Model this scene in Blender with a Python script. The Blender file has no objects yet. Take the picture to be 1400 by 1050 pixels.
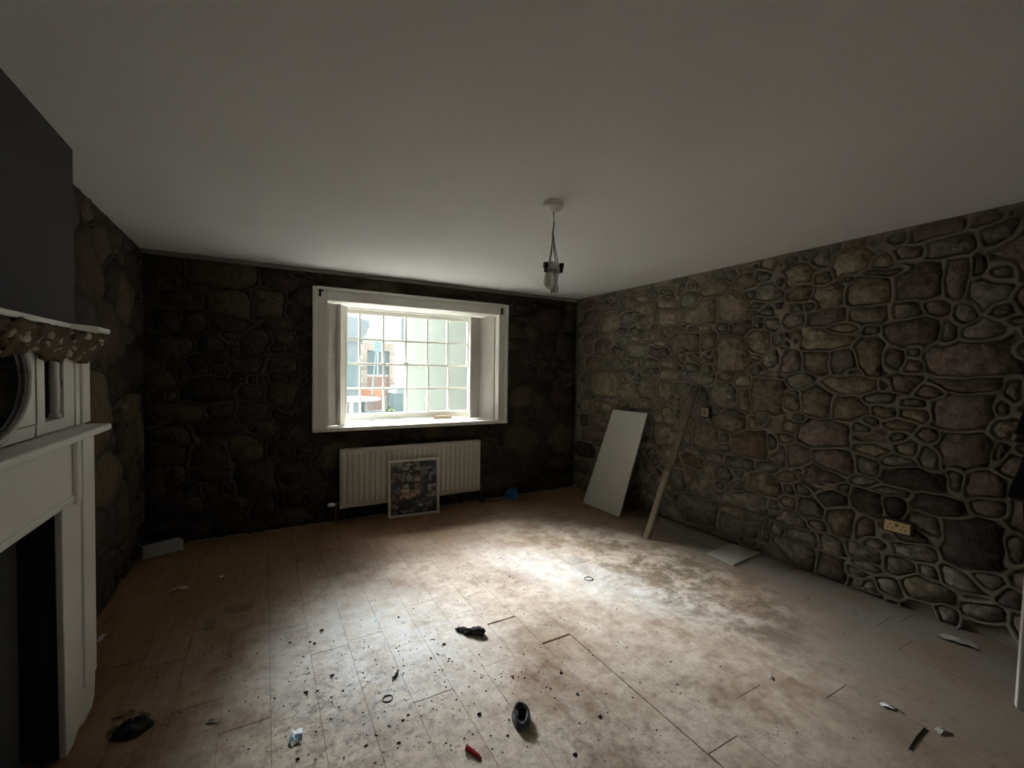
import bpy, bmesh, math, random
import numpy as np
from mathutils import Vector, Matrix

rnd = random.Random(7)
SC = bpy.context.scene
COL = SC.collection

# ------------------------------------------------------------------ camera
FPX = 599.96                                   # focal length in pixels of the 1400x1050 frame
CX, CY = 700.0, 525.0
VP1 = (1765.0, 524.0); VP2 = (362.0, 504.0)    # vanishing points of the window wall and of the side walls
def _kd(p):
    return Vector(((p[0]-CX)/FPX, -(p[1]-CY)/FPX, -1.0)).normalized()
_X = _kd(VP1); _Y = _kd(VP2); _Y = (_Y - _X*_Y.dot(_X)).normalized(); _Z = _X.cross(_Y)
ROT = Matrix((_X, _Y, _Z))                     # camera axes -> room axes
CAM = Vector((0, 0, 1.5))
cam = bpy.data.cameras.new('camera'); camo = bpy.data.objects.new('camera', cam); COL.objects.link(camo)
cam.sensor_fit = 'HORIZONTAL'; cam.sensor_width = 36.0; cam.lens = 36.0*FPX/1400.0
cam.clip_start = 0.02; cam.clip_end = 200
camo.matrix_world = Matrix.Translation(CAM) @ ROT.to_4x4()
SC.camera = camo
def ray(px, py): return ROT @ Vector(((px-CX)/FPX, -(py-CY)/FPX, -1.0))
def G(px, py, z=0.0):
    d = ray(px, py); return CAM + d*((z-CAM.z)/d.z)
def PX(px, py, x):
    d = ray(px, py); return CAM + d*(x/d.x)
def PY(px, py, y):
    d = ray(px, py); return CAM + d*(y/d.y)

# ------------------------------------------------------------------ daylight and exposure
world = bpy.data.worlds.new('sky'); SC.world = world; world.use_nodes = True
wn = world.node_tree.nodes; wl = world.node_tree.links
wn.clear()
bg = wn.new('ShaderNodeBackground'); wo = wn.new('ShaderNodeOutputWorld')
bg.inputs['Color'].default_value = (0.90, 0.96, 1.0, 1); bg.inputs['Strength'].default_value = 0.8
wl.new(bg.outputs[0], wo.inputs[0])
SC.view_settings.view_transform = 'Standard'; SC.view_settings.look = 'None'
SC.view_settings.gamma = 1.0; SC.view_settings.use_curve_mapping = False
SC.view_settings.exposure = 0.14
SC.cycles.max_bounces = 14; SC.cycles.diffuse_bounces = 10; SC.cycles.transparent_max_bounces = 16
SC.cycles.sample_clamp_indirect = 0
# hazy sun high in front of the window, spread wide by thin cloud
sunl = bpy.data.lights.new('hazy_sun', 'SUN'); sunl.energy = 98.0; sunl.angle = math.radians(56); sunl.color = (0.985, 0.985, 0.98)
suno = bpy.data.objects.new('hazy_sun', sunl); COL.objects.link(suno)
suno.location = (0, 30, 25)
SUN_EL, SUN_AZ = math.radians(32), math.radians(4)      # azimuth from straight ahead, positive to the right
suno.rotation_euler = Vector((-math.sin(SUN_AZ)*math.cos(SUN_EL), -math.cos(SUN_AZ)*math.cos(SUN_EL), -math.sin(SUN_EL))).to_track_quat('-Z','Y').to_euler()
# window portal: only tells the renderer where the sky light enters
pl = bpy.data.lights.new('window_portal', 'AREA'); pl.shape = 'RECTANGLE'; pl.size = 1.7; pl.size_y = 1.25
pl.cycles.is_portal = True
plo = bpy.data.objects.new('window_portal', pl); COL.objects.link(plo)
plo.location = (1.443, 5.16, 1.55); plo.rotation_euler = (math.radians(-90), 0, 0)

# ------------------------------------------------------------------ room dimensions (m)
YB = 4.60          # window wall
XR = 3.55          # right stone wall
XL = -0.87         # left stone wall
XC = -0.74         # chimney breast face
YF = -1.30         # wall behind the camera
ZC = 2.455         # ceiling
XS = -0.66         # fireplace surround face

# ------------------------------------------------------------------ materials
MATS = {}
def mat(name, col=(0.5,0.5,0.5), rough=0.7, metal=0.0, spec=None, noise=None, bump=None, rand=0.0, alpha=None, trans=0.0):
    """noise=(scale, colour2, lo, hi) ; bump=(scale, strength, distance)"""
    if name in MATS: return MATS[name]
    m = bpy.data.materials.new(name); m.use_nodes = True
    nt = m.node_tree; n = nt.nodes; l = nt.links
    b = n['Principled BSDF']
    b.inputs['Roughness'].default_value = rough; b.inputs['Metallic'].default_value = metal
    if spec is not None: b.inputs['Specular IOR Level'].default_value = spec
    if trans: b.inputs['Transmission Weight'].default_value = trans
    geo = n.new('ShaderNodeNewGeometry')
    c = None
    if noise:
        t = n.new('ShaderNodeTexNoise'); t.inputs['Scale'].default_value = noise[0]; t.inputs['Detail'].default_value = 6
        t.inputs['Roughness'].default_value = 0.62
        l.new(geo.outputs['Position'], t.inputs['Vector'])
        r = n.new('ShaderNodeValToRGB'); r.color_ramp.elements[0].position = noise[2]; r.color_ramp.elements[1].position = noise[3]
        r.color_ramp.elements[0].color = (*col, 1); r.color_ramp.elements[1].color = (*noise[1], 1)
        l.new(t.outputs['Fac'], r.inputs['Fac']); c = r.outputs['Color']
    else:
        rg = n.new('ShaderNodeRGB'); rg.outputs[0].default_value = (*col, 1); c = rg.outputs[0]
    if rand:
        oi = n.new('ShaderNodeObjectInfo'); mr = n.new('ShaderNodeMapRange')
        mr.inputs['To Min'].default_value = 1-rand; mr.inputs['To Max'].default_value = 1+rand
        l.new(oi.outputs['Random'], mr.inputs['Value'])
        hs = n.new('ShaderNodeHueSaturation'); l.new(mr.outputs[0], hs.inputs['Value']); l.new(c, hs.inputs['Color'])
        c = hs.outputs['Color']
    l.new(c, b.inputs['Base Color'])
    if bump:
        t2 = n.new('ShaderNodeTexNoise'); t2.inputs['Scale'].default_value = bump[0]; t2.inputs['Detail'].default_value = 6
        l.new(geo.outputs['Position'], t2.inputs['Vector'])
        bp = n.new('ShaderNodeBump'); bp.inputs['Strength'].default_value = bump[1]; bp.inputs['Distance'].default_value = bump[2]
        l.new(t2.outputs['Fac'], bp.inputs['Height']); l.new(bp.outputs[0], b.inputs['Normal'])
    MATS[name] = m
    return m

def floor_material():
    m = bpy.data.materials.new('dusty_boards'); m.use_nodes = True
    nt = m.node_tree; n = nt.nodes; l = nt.links; b = n['Principled BSDF']
    geo = n.new('ShaderNodeNewGeometry'); pos = geo.outputs['Position']
    def noise(scale, detail=6, rough=0.6, vec=pos, dist=0.0):
        t = n.new('ShaderNodeTexNoise'); t.inputs['Scale'].default_value = scale; t.inputs['Detail'].default_value = detail
        t.inputs['Roughness'].default_value = rough; t.inputs['Distortion'].default_value = dist
        l.new(vec, t.inputs['Vector']); return t.outputs['Fac']
    def ramp(f, a, bb, ca=(0,0,0), cb=(1,1,1)):
        r = n.new('ShaderNodeValToRGB'); r.color_ramp.elements[0].position = a; r.color_ramp.elements[1].position = bb
        r.color_ramp.elements[0].color = (*ca, 1); r.color_ramp.elements[1].color = (*cb, 1)
        l.new(f, r.inputs['Fac']); return r.outputs['Color']
    def mix(f, a, bb, mode='MIX'):
        x = n.new('ShaderNodeMix'); x.data_type = 'RGBA'; x.blend_type = mode
        l.new(f, x.inputs[0]); l.new(a, x.inputs[6]); l.new(bb, x.inputs[7]); return x.outputs[2]
    def rgb(c):
        x = n.new('ShaderNodeRGB'); x.outputs[0].default_value = (*c, 1); return x.outputs[0]
    def math_(op, a, bb):
        x = n.new('ShaderNodeMath'); x.operation = op; x.use_clamp = True
        for i, v in enumerate((a, bb)):
            if isinstance(v, (int, float)): x.inputs[i].default_value = v
            else: l.new(v, x.inputs[i])
        return x.outputs[0]
    def blob(cx, cy, rx, ry, ang, soft=0.55):
        mp = n.new('ShaderNodeMapping'); mp.vector_type = 'TEXTURE'
        mp.inputs['Location'].default_value = (cx, cy, 0); mp.inputs['Rotation'].default_value = (0, 0, ang)
        mp.inputs['Scale'].default_value = (rx, ry, 1000)
        l.new(pos, mp.inputs['Vector'])
        ln = n.new('ShaderNodeVectorMath'); ln.operation = 'LENGTH'; l.new(mp.outputs[0], ln.inputs[0])
        return ramp(ln.outputs['Value'], soft*0.5, 1.0, (1,1,1), (0,0,0))
    # board wood
    mp = n.new('ShaderNodeMapping'); mp.inputs['Scale'].default_value = (14, 1.6, 14); l.new(pos, mp.inputs['Vector'])
    grain = noise(3.0, 7, 0.6, mp.outputs[0], 0.6)
    oi = n.new('ShaderNodeObjectInfo')
    wood = ramp(grain, 0.30, 0.75, (0.165, 0.086, 0.040), (0.31, 0.178, 0.092))
    tint = ramp(oi.outputs['Random'], 0, 1, (0.86, 0.84, 0.82), (1.0, 1.0, 1.0))
    wood = mix(rgb((1,1,1)), wood, tint, 'MULTIPLY')
    # pale dust, its spread also painting the window's light pool on the boards
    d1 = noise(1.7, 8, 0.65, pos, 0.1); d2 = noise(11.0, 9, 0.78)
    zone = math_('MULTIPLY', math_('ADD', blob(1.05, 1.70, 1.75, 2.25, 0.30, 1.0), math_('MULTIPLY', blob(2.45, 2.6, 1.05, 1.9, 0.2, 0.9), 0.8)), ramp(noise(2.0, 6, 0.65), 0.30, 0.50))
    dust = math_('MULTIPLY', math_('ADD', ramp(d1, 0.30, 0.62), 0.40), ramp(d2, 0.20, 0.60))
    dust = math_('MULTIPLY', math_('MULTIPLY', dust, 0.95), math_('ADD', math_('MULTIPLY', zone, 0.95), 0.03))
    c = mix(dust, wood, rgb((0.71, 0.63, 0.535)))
    # white plaster powder streaks
    pw = math_('ADD', math_('MULTIPLY', blob(2.05, 2.50, 0.38, 1.25, 0.52, 0.5), 0.8), blob(0.52, 2.42, 0.68, 0.85, 0.6, 0.6))
    pw = math_('MULTIPLY', pw, ramp(noise(6.5, 9, 0.76, pos, 0.2), 0.33, 0.56))
    c = mix(math_('MULTIPLY', pw, 0.9), c, rgb((0.71, 0.725, 0.745)))
    # brown-olive stains on the right, also painting in the floor's falloff into shade
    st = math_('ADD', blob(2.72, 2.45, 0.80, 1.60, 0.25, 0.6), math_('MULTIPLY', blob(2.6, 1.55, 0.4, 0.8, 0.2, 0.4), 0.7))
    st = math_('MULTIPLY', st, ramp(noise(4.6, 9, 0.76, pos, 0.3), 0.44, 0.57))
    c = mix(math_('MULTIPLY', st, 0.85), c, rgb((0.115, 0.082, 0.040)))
    # orange worn blotches
    ob = ramp(noise(2.3, 5, 0.6, pos, 0.3), 0.60, 0.72)
    c = mix(math_('MULTIPLY', ob, 0.42), c, rgb((0.40, 0.26, 0.15)))
    # grey lime dust along the right wall, plus painted shade on the near floor
    lm = math_('ADD', blob(3.62, 2.0, 0.62, 2.3, 0.05, 0.9), math_('MULTIPLY', blob(2.95, 0.75, 0.95, 1.0, 0.1, 0.8), 0.75))
    lm = math_('MULTIPLY', lm, math_('ADD', ramp(noise(3.0, 6, 0.6), 0.3, 0.6), 0.35))
    c = mix(lm, c, rgb((0.235, 0.205, 0.18)))
    # dark grime smears and specks
    gm = math_('MULTIPLY', ramp(noise(17, 9, 0.82, pos, 0.2), 0.52, 0.64), ramp(noise(1.3, 3), 0.42, 0.58))
    gz = math_('ADD', blob(0.30, 1.95, 0.75, 0.75, 0.0, 0.4), math_('MULTIPLY', blob(1.1, 1.35, 0.5, 0.5, 0, 0.3), 0.8))
    gz = math_('MULTIPLY', gz, ramp(noise(20, 9, 0.82, pos, 0.3), 0.48, 0.62))
    c = mix(math_('MULTIPLY', math_('ADD', math_('MULTIPLY', gm, 0.55), gz), 0.80), c, rgb((0.07, 0.058, 0.048)))
    v = n.new('ShaderNodeTexVoronoi'); v.inputs['Scale'].default_value = 34; l.new(pos, v.inputs['Vector'])
    sp = math_('MULTIPLY', ramp(v.outputs['Distance'], 0.10, 0.16, (1,1,1), (0,0,0)), ramp(noise(2.6, 3), 0.50, 0.60))
    c = mix(math_('MULTIPLY', sp, 0.75), c, rgb((0.05, 0.042, 0.036)))
    l.new(c, b.inputs['Base Color'])
    rr = n.new('ShaderNodeMapRange'); rr.inputs['To Min'].default_value = 0.55; rr.inputs['To Max'].default_value = 0.85
    l.new(d2, rr.inputs['Value']); l.new(rr.outputs[0], b.inputs['Roughness'])
    bp = n.new('ShaderNodeBump'); bp.inputs['Strength'].default_value = 0.35; bp.inputs['Distance'].default_value = 0.006
    l.new(d2, bp.inputs['Height']); l.new(bp.outputs[0], b.inputs['Normal'])
    MATS['floor'] = m; return m

def pane_material():
    m = bpy.data.materials.new('window_glass'); m.use_nodes = True
    nt = m.node_tree; n = nt.nodes; l = nt.links; n.clear()
    o = n.new('ShaderNodeOutputMaterial'); mx = n.new('ShaderNodeMixShader'); tr = n.new('ShaderNodeBsdfTransparent')
    gl = n.new('ShaderNodeBsdfGlossy'); fr = n.new('ShaderNodeFresnel'); fr.inputs['IOR'].default_value = 1.45
    tr.inputs['Color'].default_value = (0.93, 0.965, 0.955, 1); gl.inputs['Roughness'].default_value = 0.03
    du = n.new('ShaderNodeBsdfTranslucent'); du.inputs['Color'].default_value = (0.86, 0.93, 0.94, 1)
    mx2 = n.new('ShaderNodeMixShader'); mx2.inputs[0].default_value = 0.009          # pale haze put into the glass to imitate glare over the view
    l.new(tr.outputs[0], mx2.inputs[1]); l.new(du.outputs[0], mx2.inputs[2])
    l.new(fr.outputs[0], mx.inputs[0]); l.new(mx2.outputs[0], mx.inputs[1]); l.new(gl.outputs[0], mx.inputs[2]); l.new(mx.outputs[0], o.inputs[0])
    return m

M_WHITE = mat('white_gloss_paint', (0.62,0.60,0.55), 0.42, noise=(3.0,(0.70,0.69,0.64),0.3,0.7))
M_FIREW = mat('white_surround_paint', (0.78,0.77,0.73), 0.45, noise=(5.0,(0.83,0.82,0.79),0.3,0.7))
M_FRAMEW = mat('window_paint', (0.72,0.70,0.64), 0.45, noise=(4.0,(0.78,0.77,0.72),0.3,0.7))
M_SHUT = mat('shutter_paint', (0.50,0.47,0.42), 0.5, noise=(6.0,(0.60,0.575,0.52),0.3,0.7))
M_CEIL = mat('ceiling_paint', (0.785,0.79,0.785), 0.95, spec=0.1, noise=(1.1,(0.825,0.83,0.825),0.35,0.65), bump=(22,0.12,0.004))
M_NAVY = mat('charcoal_wall_paint', (0.050,0.048,0.055), 0.8, noise=(6,(0.058,0.056,0.064),0.3,0.7), bump=(40,0.1,0.002))
M_PLAST = mat('bare_plaster', (0.34,0.32,0.29), 0.9, noise=(2.0,(0.42,0.40,0.36),0.3,0.7), bump=(14,0.3,0.006))
M_GREYB = mat('grey_plaster_edge', (0.22,0.21,0.195), 0.9, noise=(5,(0.30,0.29,0.27),0.3,0.7))
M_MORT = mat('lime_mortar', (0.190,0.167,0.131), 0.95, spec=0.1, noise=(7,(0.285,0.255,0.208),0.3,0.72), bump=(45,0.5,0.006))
M_MORTD = mat('dark_mortar', (0.055,0.047,0.039), 0.95, spec=0.1, noise=(7,(0.088,0.077,0.063),0.3,0.72), bump=(45,0.5,0.006))  # darker mortar tone than on the right wall
def stone(name, a, b): return mat(name, a, 0.92, spec=0.12, noise=(19, b, 0.34, 0.68), bump=(34, 1.0, 0.018), rand=0.26)
ST = {'t': stone('tan_stone', (0.170,0.141,0.100), (0.36,0.30,0.222)),
      'g': stone('grey_stone', (0.138,0.126,0.103), (0.295,0.27,0.222)),
      'p': stone('purple_stone', (0.138,0.108,0.093), (0.265,0.21,0.18)),
      'o': stone('olive_stone', (0.155,0.134,0.092), (0.325,0.28,0.205)),
      'b': stone('rust_stone', (0.12,0.088,0.058), (0.22,0.165,0.115)),
      'd': stone('dark_stone', (0.055,0.049,0.042), (0.105,0.094,0.079))}
STD = [stone('dark_brown_stone', (0.040,0.033,0.026), (0.078,0.066,0.052)), stone('dark_red_stone', (0.045,0.031,0.025), (0.080,0.058,0.046)),
       stone('dark_tan_stone', (0.062,0.049,0.033), (0.11,0.09,0.061)), stone('dark_olive_stone', (0.038,0.035,0.025), (0.068,0.061,0.043))]  # darker stone tones, mostly for the window wall
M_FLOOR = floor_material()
M_SUB = mat('dark_subfloor', (0.018,0.014,0.011), 0.95)
M_BLACK = mat('black_paint', (0.010,0.010,0.012), 0.6)
M_SOOT = mat('sooty_iron', (0.013,0.014,0.016), 0.75, noise=(9,(0.022,0.023,0.024),0.3,0.7))
M_GLASS = pane_material()

# ------------------------------------------------------------------ mesh helpers
def wloc(o):
    p = Vector((0,0,0))
    while o is not None: p = p + o.location; o = o.parent
    return p
class MB:
    def __init__(s): s.v = []; s.f = []; s.m = []
    def add(s, vs, fs, mi=0):
        o = len(s.v); s.v += [tuple(p) for p in vs]; s.f += [tuple(i+o for i in f) for f in fs]; s.m += [mi]*len(fs); return s
    def box(s, x0, x1, y0, y1, z0, z1, M=None, mi=0):
        p = [Vector(q) for q in ((x0,y0,z0),(x1,y0,z0),(x1,y1,z0),(x0,y1,z0),(x0,y0,z1),(x1,y0,z1),(x1,y1,z1),(x0,y1,z1))]
        if M: p = [M @ q for q in p]
        return s.add(p, [(0,3,2,1),(4,5,6,7),(0,1,5,4),(1,2,6,5),(2,3,7,6),(3,0,4,7)], mi)
    def hexa(s, p, mi=0):      # 8 corners: bottom loop then top loop
        return s.add(p, [(0,3,2,1),(4,5,6,7),(0,1,5,4),(1,2,6,5),(2,3,7,6),(3,0,4,7)], mi)
    def slab(s, quad, nrm, t, mi=0):   # quad of corners, thickened along nrm by t
        nrm = Vector(nrm).normalized()*t
        q = [Vector(p) for p in quad]
        return s.hexa(q + [p+nrm for p in q], mi)
    def prism(s, poly, z0, z1, M=None, mi=0):
        n = len(poly); p = [Vector((x,y,z0)) for x,y in poly] + [Vector((x,y,z1)) for x,y in poly]
        if M: p = [M @ q for q in p]
        return s.add(p, [tuple(range(n-1,-1,-1)), tuple(range(n,2*n))] + [(i,(i+1)%n,n+(i+1)%n,n+i) for i in range(n)], mi)
    def lathe(s, prof, n=20, M=None, mi=0):
        vs = []; fs = []
        for r, z in prof:
            for i in range(n):
                a = 2*math.pi*i/n; vs.append(Vector((r*math.cos(a), r*math.sin(a), z)))
        for k in range(len(prof)-1):
            for i in range(n): fs.append((k*n+i, k*n+(i+1)%n, (k+1)*n+(i+1)%n, (k+1)*n+i))
        if prof[0][0] > 1e-6: fs.append(tuple(range(n-1,-1,-1)))
        if prof[-1][0] > 1e-6: fs.append(tuple(range((len(prof)-1)*n, len(prof)*n)))
        if M: vs = [M @ p for p in vs]
        return s.add(vs, fs, mi)
    def tube(s, pts, r, n=8, mi=0, closed=False, rs=None):
        pts = [Vector(p) for p in pts]; N = len(pts); vs = []; fs = []
        up = Vector((0,0,1))
        for i, p in enumerate(pts):
            a = pts[(i-1) % N] if (closed or i > 0) else p
            b = pts[(i+1) % N] if (closed or i < N-1) else p
            d = (b-a).normalized()
            u = d.cross(up)
            if u.length < 1e-3: u = d.cross(Vector((1,0,0)))
            u.normalize(); w = d.cross(u)
            rr = rs[i] if rs else r
            for k in range(n):
                t = 2*math.pi*k/n; vs.append(p + u*(rr*math.cos(t)) + w*(rr*math.sin(t)))
        for i in range(N if closed else N-1):
            j = (i+1) % N
            for k in range(n): fs.append((i*n+k, i*n+(k+1)%n, j*n+(k+1)%n, j*n+k))
        if not closed: fs += [tuple(range(n-1,-1,-1)), tuple(range((N-1)*n, N*n))]
        return s.add(vs, fs, mi)
    def build(s, name, mats, parent=None, smooth=False, bevel=0.0, loc=None, segs=2):
        me = bpy.data.meshes.new(name); me.from_pydata(s.v, [], s.f)
        if not isinstance(mats, (list, tuple)): mats = [mats]
        for m in mats: me.materials.append(m)
        if len(mats) > 1: me.polygons.foreach_set('material_index', s.m)
        me.validate(); bm = bmesh.new(); bm.from_mesh(me); bmesh.ops.recalc_face_normals(bm, faces=bm.faces); bm.to_mesh(me); bm.free()
        if smooth:
            for p in me.polygons: p.use_smooth = True
        o = bpy.data.objects.new(name, me); COL.objects.link(o)
        if parent: o.parent = parent
        if bevel:
            b = o.modifiers.new('bevel', 'BEVEL'); b.width = bevel; b.segments = segs; b.limit_method = 'ANGLE'; b.angle_limit = math.radians(40)
        if parent is not None and loc is None:       # children are given in world coordinates
            me.transform(Matrix.Translation(-wloc(parent)))
        return o

def tag(o, label, cat, group=None, kind=None):
    o['label'] = label; o['category'] = cat
    if group: o['group'] = group
    if kind: o['kind'] = kind
    return o
def thing(name, loc, label, cat, group=None):
    e = bpy.data.objects.new(name, None); COL.objects.link(e); e.location = loc; e.matrix_world = Matrix.Translation(loc)
    e.empty_display_size = 0.05
    return tag(e, label, cat, group)
def struct(o, label, cat):
    tag(o, label, cat, kind='structure'); return o
def set_origin(o, p):
    p = Vector(p); o.data.transform(Matrix.Translation(-p)); o.location = p; return o

# ------------------------------------------------------------------ rubble stone walls
def hashn(u, v, s):     # cheap smooth noise
    return (np.sin(u*7.1*s+1.3)+np.sin(v*8.3*s+4.1)+np.sin((u+v)*5.7*s+0.7)+np.sin((u-v)*9.1*s+2.9))*0.25
class Rubble:
    def __init__(s, u0, u1, v0, v1, step, holes=()):
        s.u0, s.v0, s.step = u0, v0, step
        s.nu = int(round((u1-u0)/step))+1; s.nv = int(round((v1-v0)/step))+1
        s.U, s.V = np.meshgrid(np.linspace(u0,u1,s.nu), np.linspace(v0,v1,s.nv), indexing='ij')
        s.u1, s.v1 = u1, v1
        s.W = s.U + 0.016*hashn(s.U,s.V,2.3) + 0.006*hashn(s.V,s.U,7.0)
        s.Q = s.V + 0.016*hashn(s.V+3,s.U,2.1) + 0.006*hashn(s.U+1,s.V+5,7.3)
        s.d1 = np.full(s.U.shape, 9.0); s.d2 = np.full(s.U.shape, 9.0); s.lab = np.full(s.U.shape, -1)
        s.k1 = np.full(s.U.shape, 0.1); s.k2 = np.full(s.U.shape, 0.1)
        s.sites = []; s.hole = np.zeros(s.U.shape, bool)
        for a, b, c, d in holes: s.hole |= (s.U > a) & (s.U < b) & (s.V > c) & (s.V < d)
    def add(s, u, v, hw, hh, code, p=None, ang=None):
        i = len(s.sites); s.sites.append((u, v, hw, hh, code))
        if p is None: p = rnd.uniform(2.2, 3.6)
        if ang is None: ang = rnd.uniform(-0.13, 0.13)
        R = 3.2*max(hw, hh)
        a0 = max(0, int((u-R-s.u0)/s.step)); a1 = min(s.nu, int((u+R-s.u0)/s.step)+2)
        b0 = max(0, int((v-R-s.v0)/s.step)); b1 = min(s.nv, int((v+R-s.v0)/s.step)+2)
        if a1 <= a0 or b1 <= b0: return
        sl = (slice(a0,a1), slice(b0,b1))
        du = s.W[sl]-u; dv = s.Q[sl]-v; c, n = math.cos(ang), math.sin(ang)
        x = np.abs(du*c+dv*n)/hw; y = np.abs(-du*n+dv*c)/hh
        d = (x**p + y**p)**(1/p)
        d1 = s.d1[sl]; d2 = s.d2[sl]; lb = s.lab[sl]; k1 = s.k1[sl]; k2 = s.k2[sl]
        sz = math.sqrt(hw*hh)
        near = d < d1; mid = (~near) & (d < d2)
        d2[near] = d1[near]; k2[near] = k1[near]; d1[near] = d[near]; k1[near] = sz; lb[near] = i
        d2[mid] = d[mid]; k2[mid] = sz
    def at(s, A, u, v):
        i = min(max(int(round((u-s.u0)/s.step)),0), s.nu-1); j = min(max(int(round((v-s.v0)/s.step)),0), s.nv-1)
        return A[i,j]
    def fill(s, smin, smax, codes, tries=6000, limit=1.32):
        for _ in range(tries):
            u = rnd.uniform(s.u0, s.u1); v = rnd.uniform(s.v0, s.v1)
            if s.at(s.hole, u, v): continue
            hw = rnd.uniform(smin, smax)*rnd.uniform(0.85,1.5); hh = rnd.uniform(smin, smax)*rnd.uniform(0.6,1.0)
            # enough free room at the centre and at the rim?
            if s.at(s.d1,u,v) < limit+0.5: continue
            if min(s.at(s.d1,u+hw,v), s.at(s.d1,u-hw,v), s.at(s.d1,u,v+hh), s.at(s.d1,u,v-hh)) < limit-0.22: continue
            s.add(u, v, hw, hh, rnd.choice(codes))
    def field(s):
        s.e = (s.d2-s.d1)/(1/s.k1+1/s.k2)
        s.e = np.minimum(s.e, 0.3)
        return s.e
    def stones(s, joint):
        out = []; e = s.e
        for i, (u, v, hw, hh, code) in enumerate(s.sites):
            if s.at(s.lab,u,v) != i or s.at(s.hole,u,v): continue
            N = 18; pts = []; R = 2.6*max(hw,hh)
            for k in range(N):
                a = 2*math.pi*(k+0.5)/N; ca, sa = math.cos(a)*hw, math.sin(a)*hh; L = math.hypot(ca,sa); ca /= L; sa /= L; r = 0.0
                while r < R:
                    r2 = r + s.step*0.6; uu = u+ca*r2; vv = v+sa*r2
                    if uu < s.u0+0.004 or uu > s.u1-0.004 or vv < s.v0+0.004 or vv > s.v1-0.004: break
                    if s.at(s.lab,uu,vv) != i or s.at(e,uu,vv) < joint or s.at(s.hole,uu,vv): break
                    r = r2
                pts.append((r, u+ca*r, v+sa*r))
            if min(p[0] for p in pts) < 0.006 or max(p[0] for p in pts) < 0.02: continue
            out.append((i, [(p[1],p[2]) for p in pts]))
        return out

def polyarea(q):
    return 0.5*abs(sum(q[i][0]*q[(i+1)%len(q)][1]-q[(i+1)%len(q)][0]*q[i][1] for i in range(len(q))))
def wall_from(rub, name, surf, matm, mats, label, proud, ridge, limit=300, joint=0.0125, score=None, thick=0.02):
    """surf(u, v, h) -> point, h metres proud of the wall face"""
    e = rub.field()
    wav = 0.5+0.5*hashn(rub.U*0.55, rub.V*0.6, 1.0)*1.6
    rid = np.clip(1-(e/0.0105)**2, 0, 1)**0.5*ridge*np.clip(0.75+0.6*wav,0.7,1.25)
    h = np.where(e < 0.0105, rid-0.006, -0.020)
    h += 0.0025*hashn(rub.U, rub.V, 9.0)
    P = np.array([surf(u, v, hh) for u, v, hh in zip(rub.U.ravel(), rub.V.ravel(), h.ravel())])
    nu, nv = rub.nu, rub.nv
    idx = np.arange(nu*nv).reshape(nu,nv)
    q = np.stack([idx[:-1,:-1], idx[1:,:-1], idx[1:,1:], idx[:-1,1:]], -1).reshape(-1,4)
    hm = (rub.hole[:-1,:-1] & rub.hole[1:,1:] & rub.hole[1:,:-1] & rub.hole[:-1,1:]).reshape(-1)
    q = q[~hm]
    me = bpy.data.meshes.new(name)
    me.vertices.add(len(P)); me.vertices.foreach_set('co', P.ravel().astype(np.float32))
    me.loops.add(q.size); me.loops.foreach_set('vertex_index', q.ravel().astype(np.int32))
    me.polygons.add(len(q)); me.polygons.foreach_set('loop_start', np.arange(0,q.size,4,dtype=np.int32))
    me.update(calc_edges=True); me.polygons.foreach_set('use_smooth', np.ones(len(q),bool)); me.materials.append(matm)
    w = bpy.data.objects.new(name, me); COL.objects.link(w); struct(w, label, 'wall')
    st = rub.stones(joint)
    if score: st.sort(key=lambda t: -score(rub.sites[t[0]])*polyarea(t[1]))
    else: st.sort(key=lambda t: -polyarea(t[1]))
    rest = MB(); nm = 0
    for k, (i, poly) in enumerate(st):
        u, v, hw, hh, code = rub.sites[i]
        N = len(poly); pr = proud*rnd.uniform(0.5,1.25); tu = rnd.uniform(-.03,.03); tv = rnd.uniform(-.03,.03)
        cu = sum(p[0] for p in poly)/N; cv = sum(p[1] for p in poly)/N
        sm = min(0.0075, 0.12*math.sqrt(polyarea(poly)))
        vs = [surf(a, b, -0.022) for a, b in poly]
        for a, b in poly:
            L = math.hypot(a-cu, b-cv); f = max(0.4, 1-sm/max(L,1e-4))
            a2, b2 = cu+(a-cu)*f, cv+(b-cv)*f
            vs.append(surf(a2, b2, pr*0.75+tu*(a2-cu)+tv*(b2-cv)+rnd.uniform(-.0015,.0015)))
        vs.append(surf(cu, cv, pr*1.15))
        fs = [(j,(j+1)%N,N+(j+1)%N,N+j) for j in range(N)] + [(N+j,N+(j+1)%N,2*N) for j in range(N)]
        if k < limit:
            b = MB(); b.add(vs, fs); m = mats[code] if isinstance(mats, dict) else mats[rnd.randrange(len(mats))] if not isinstance(code, int) else mats[code]
            o = b.build('stone', m, w, smooth=True)
        else: rest.add(vs, fs); nm += 1
    if nm:
        o = rest.build('small_stones', mats['g'] if isinstance(mats, dict) else mats[0], w, smooth=True); o['kind'] = 'stuff'
    return w

def xr_wall(y, z):      # the old wall spreads a little towards the floor
    return XR + 0.085*(1-z/ZC)*min(max((YB-y)/1.3,0),1)

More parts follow.
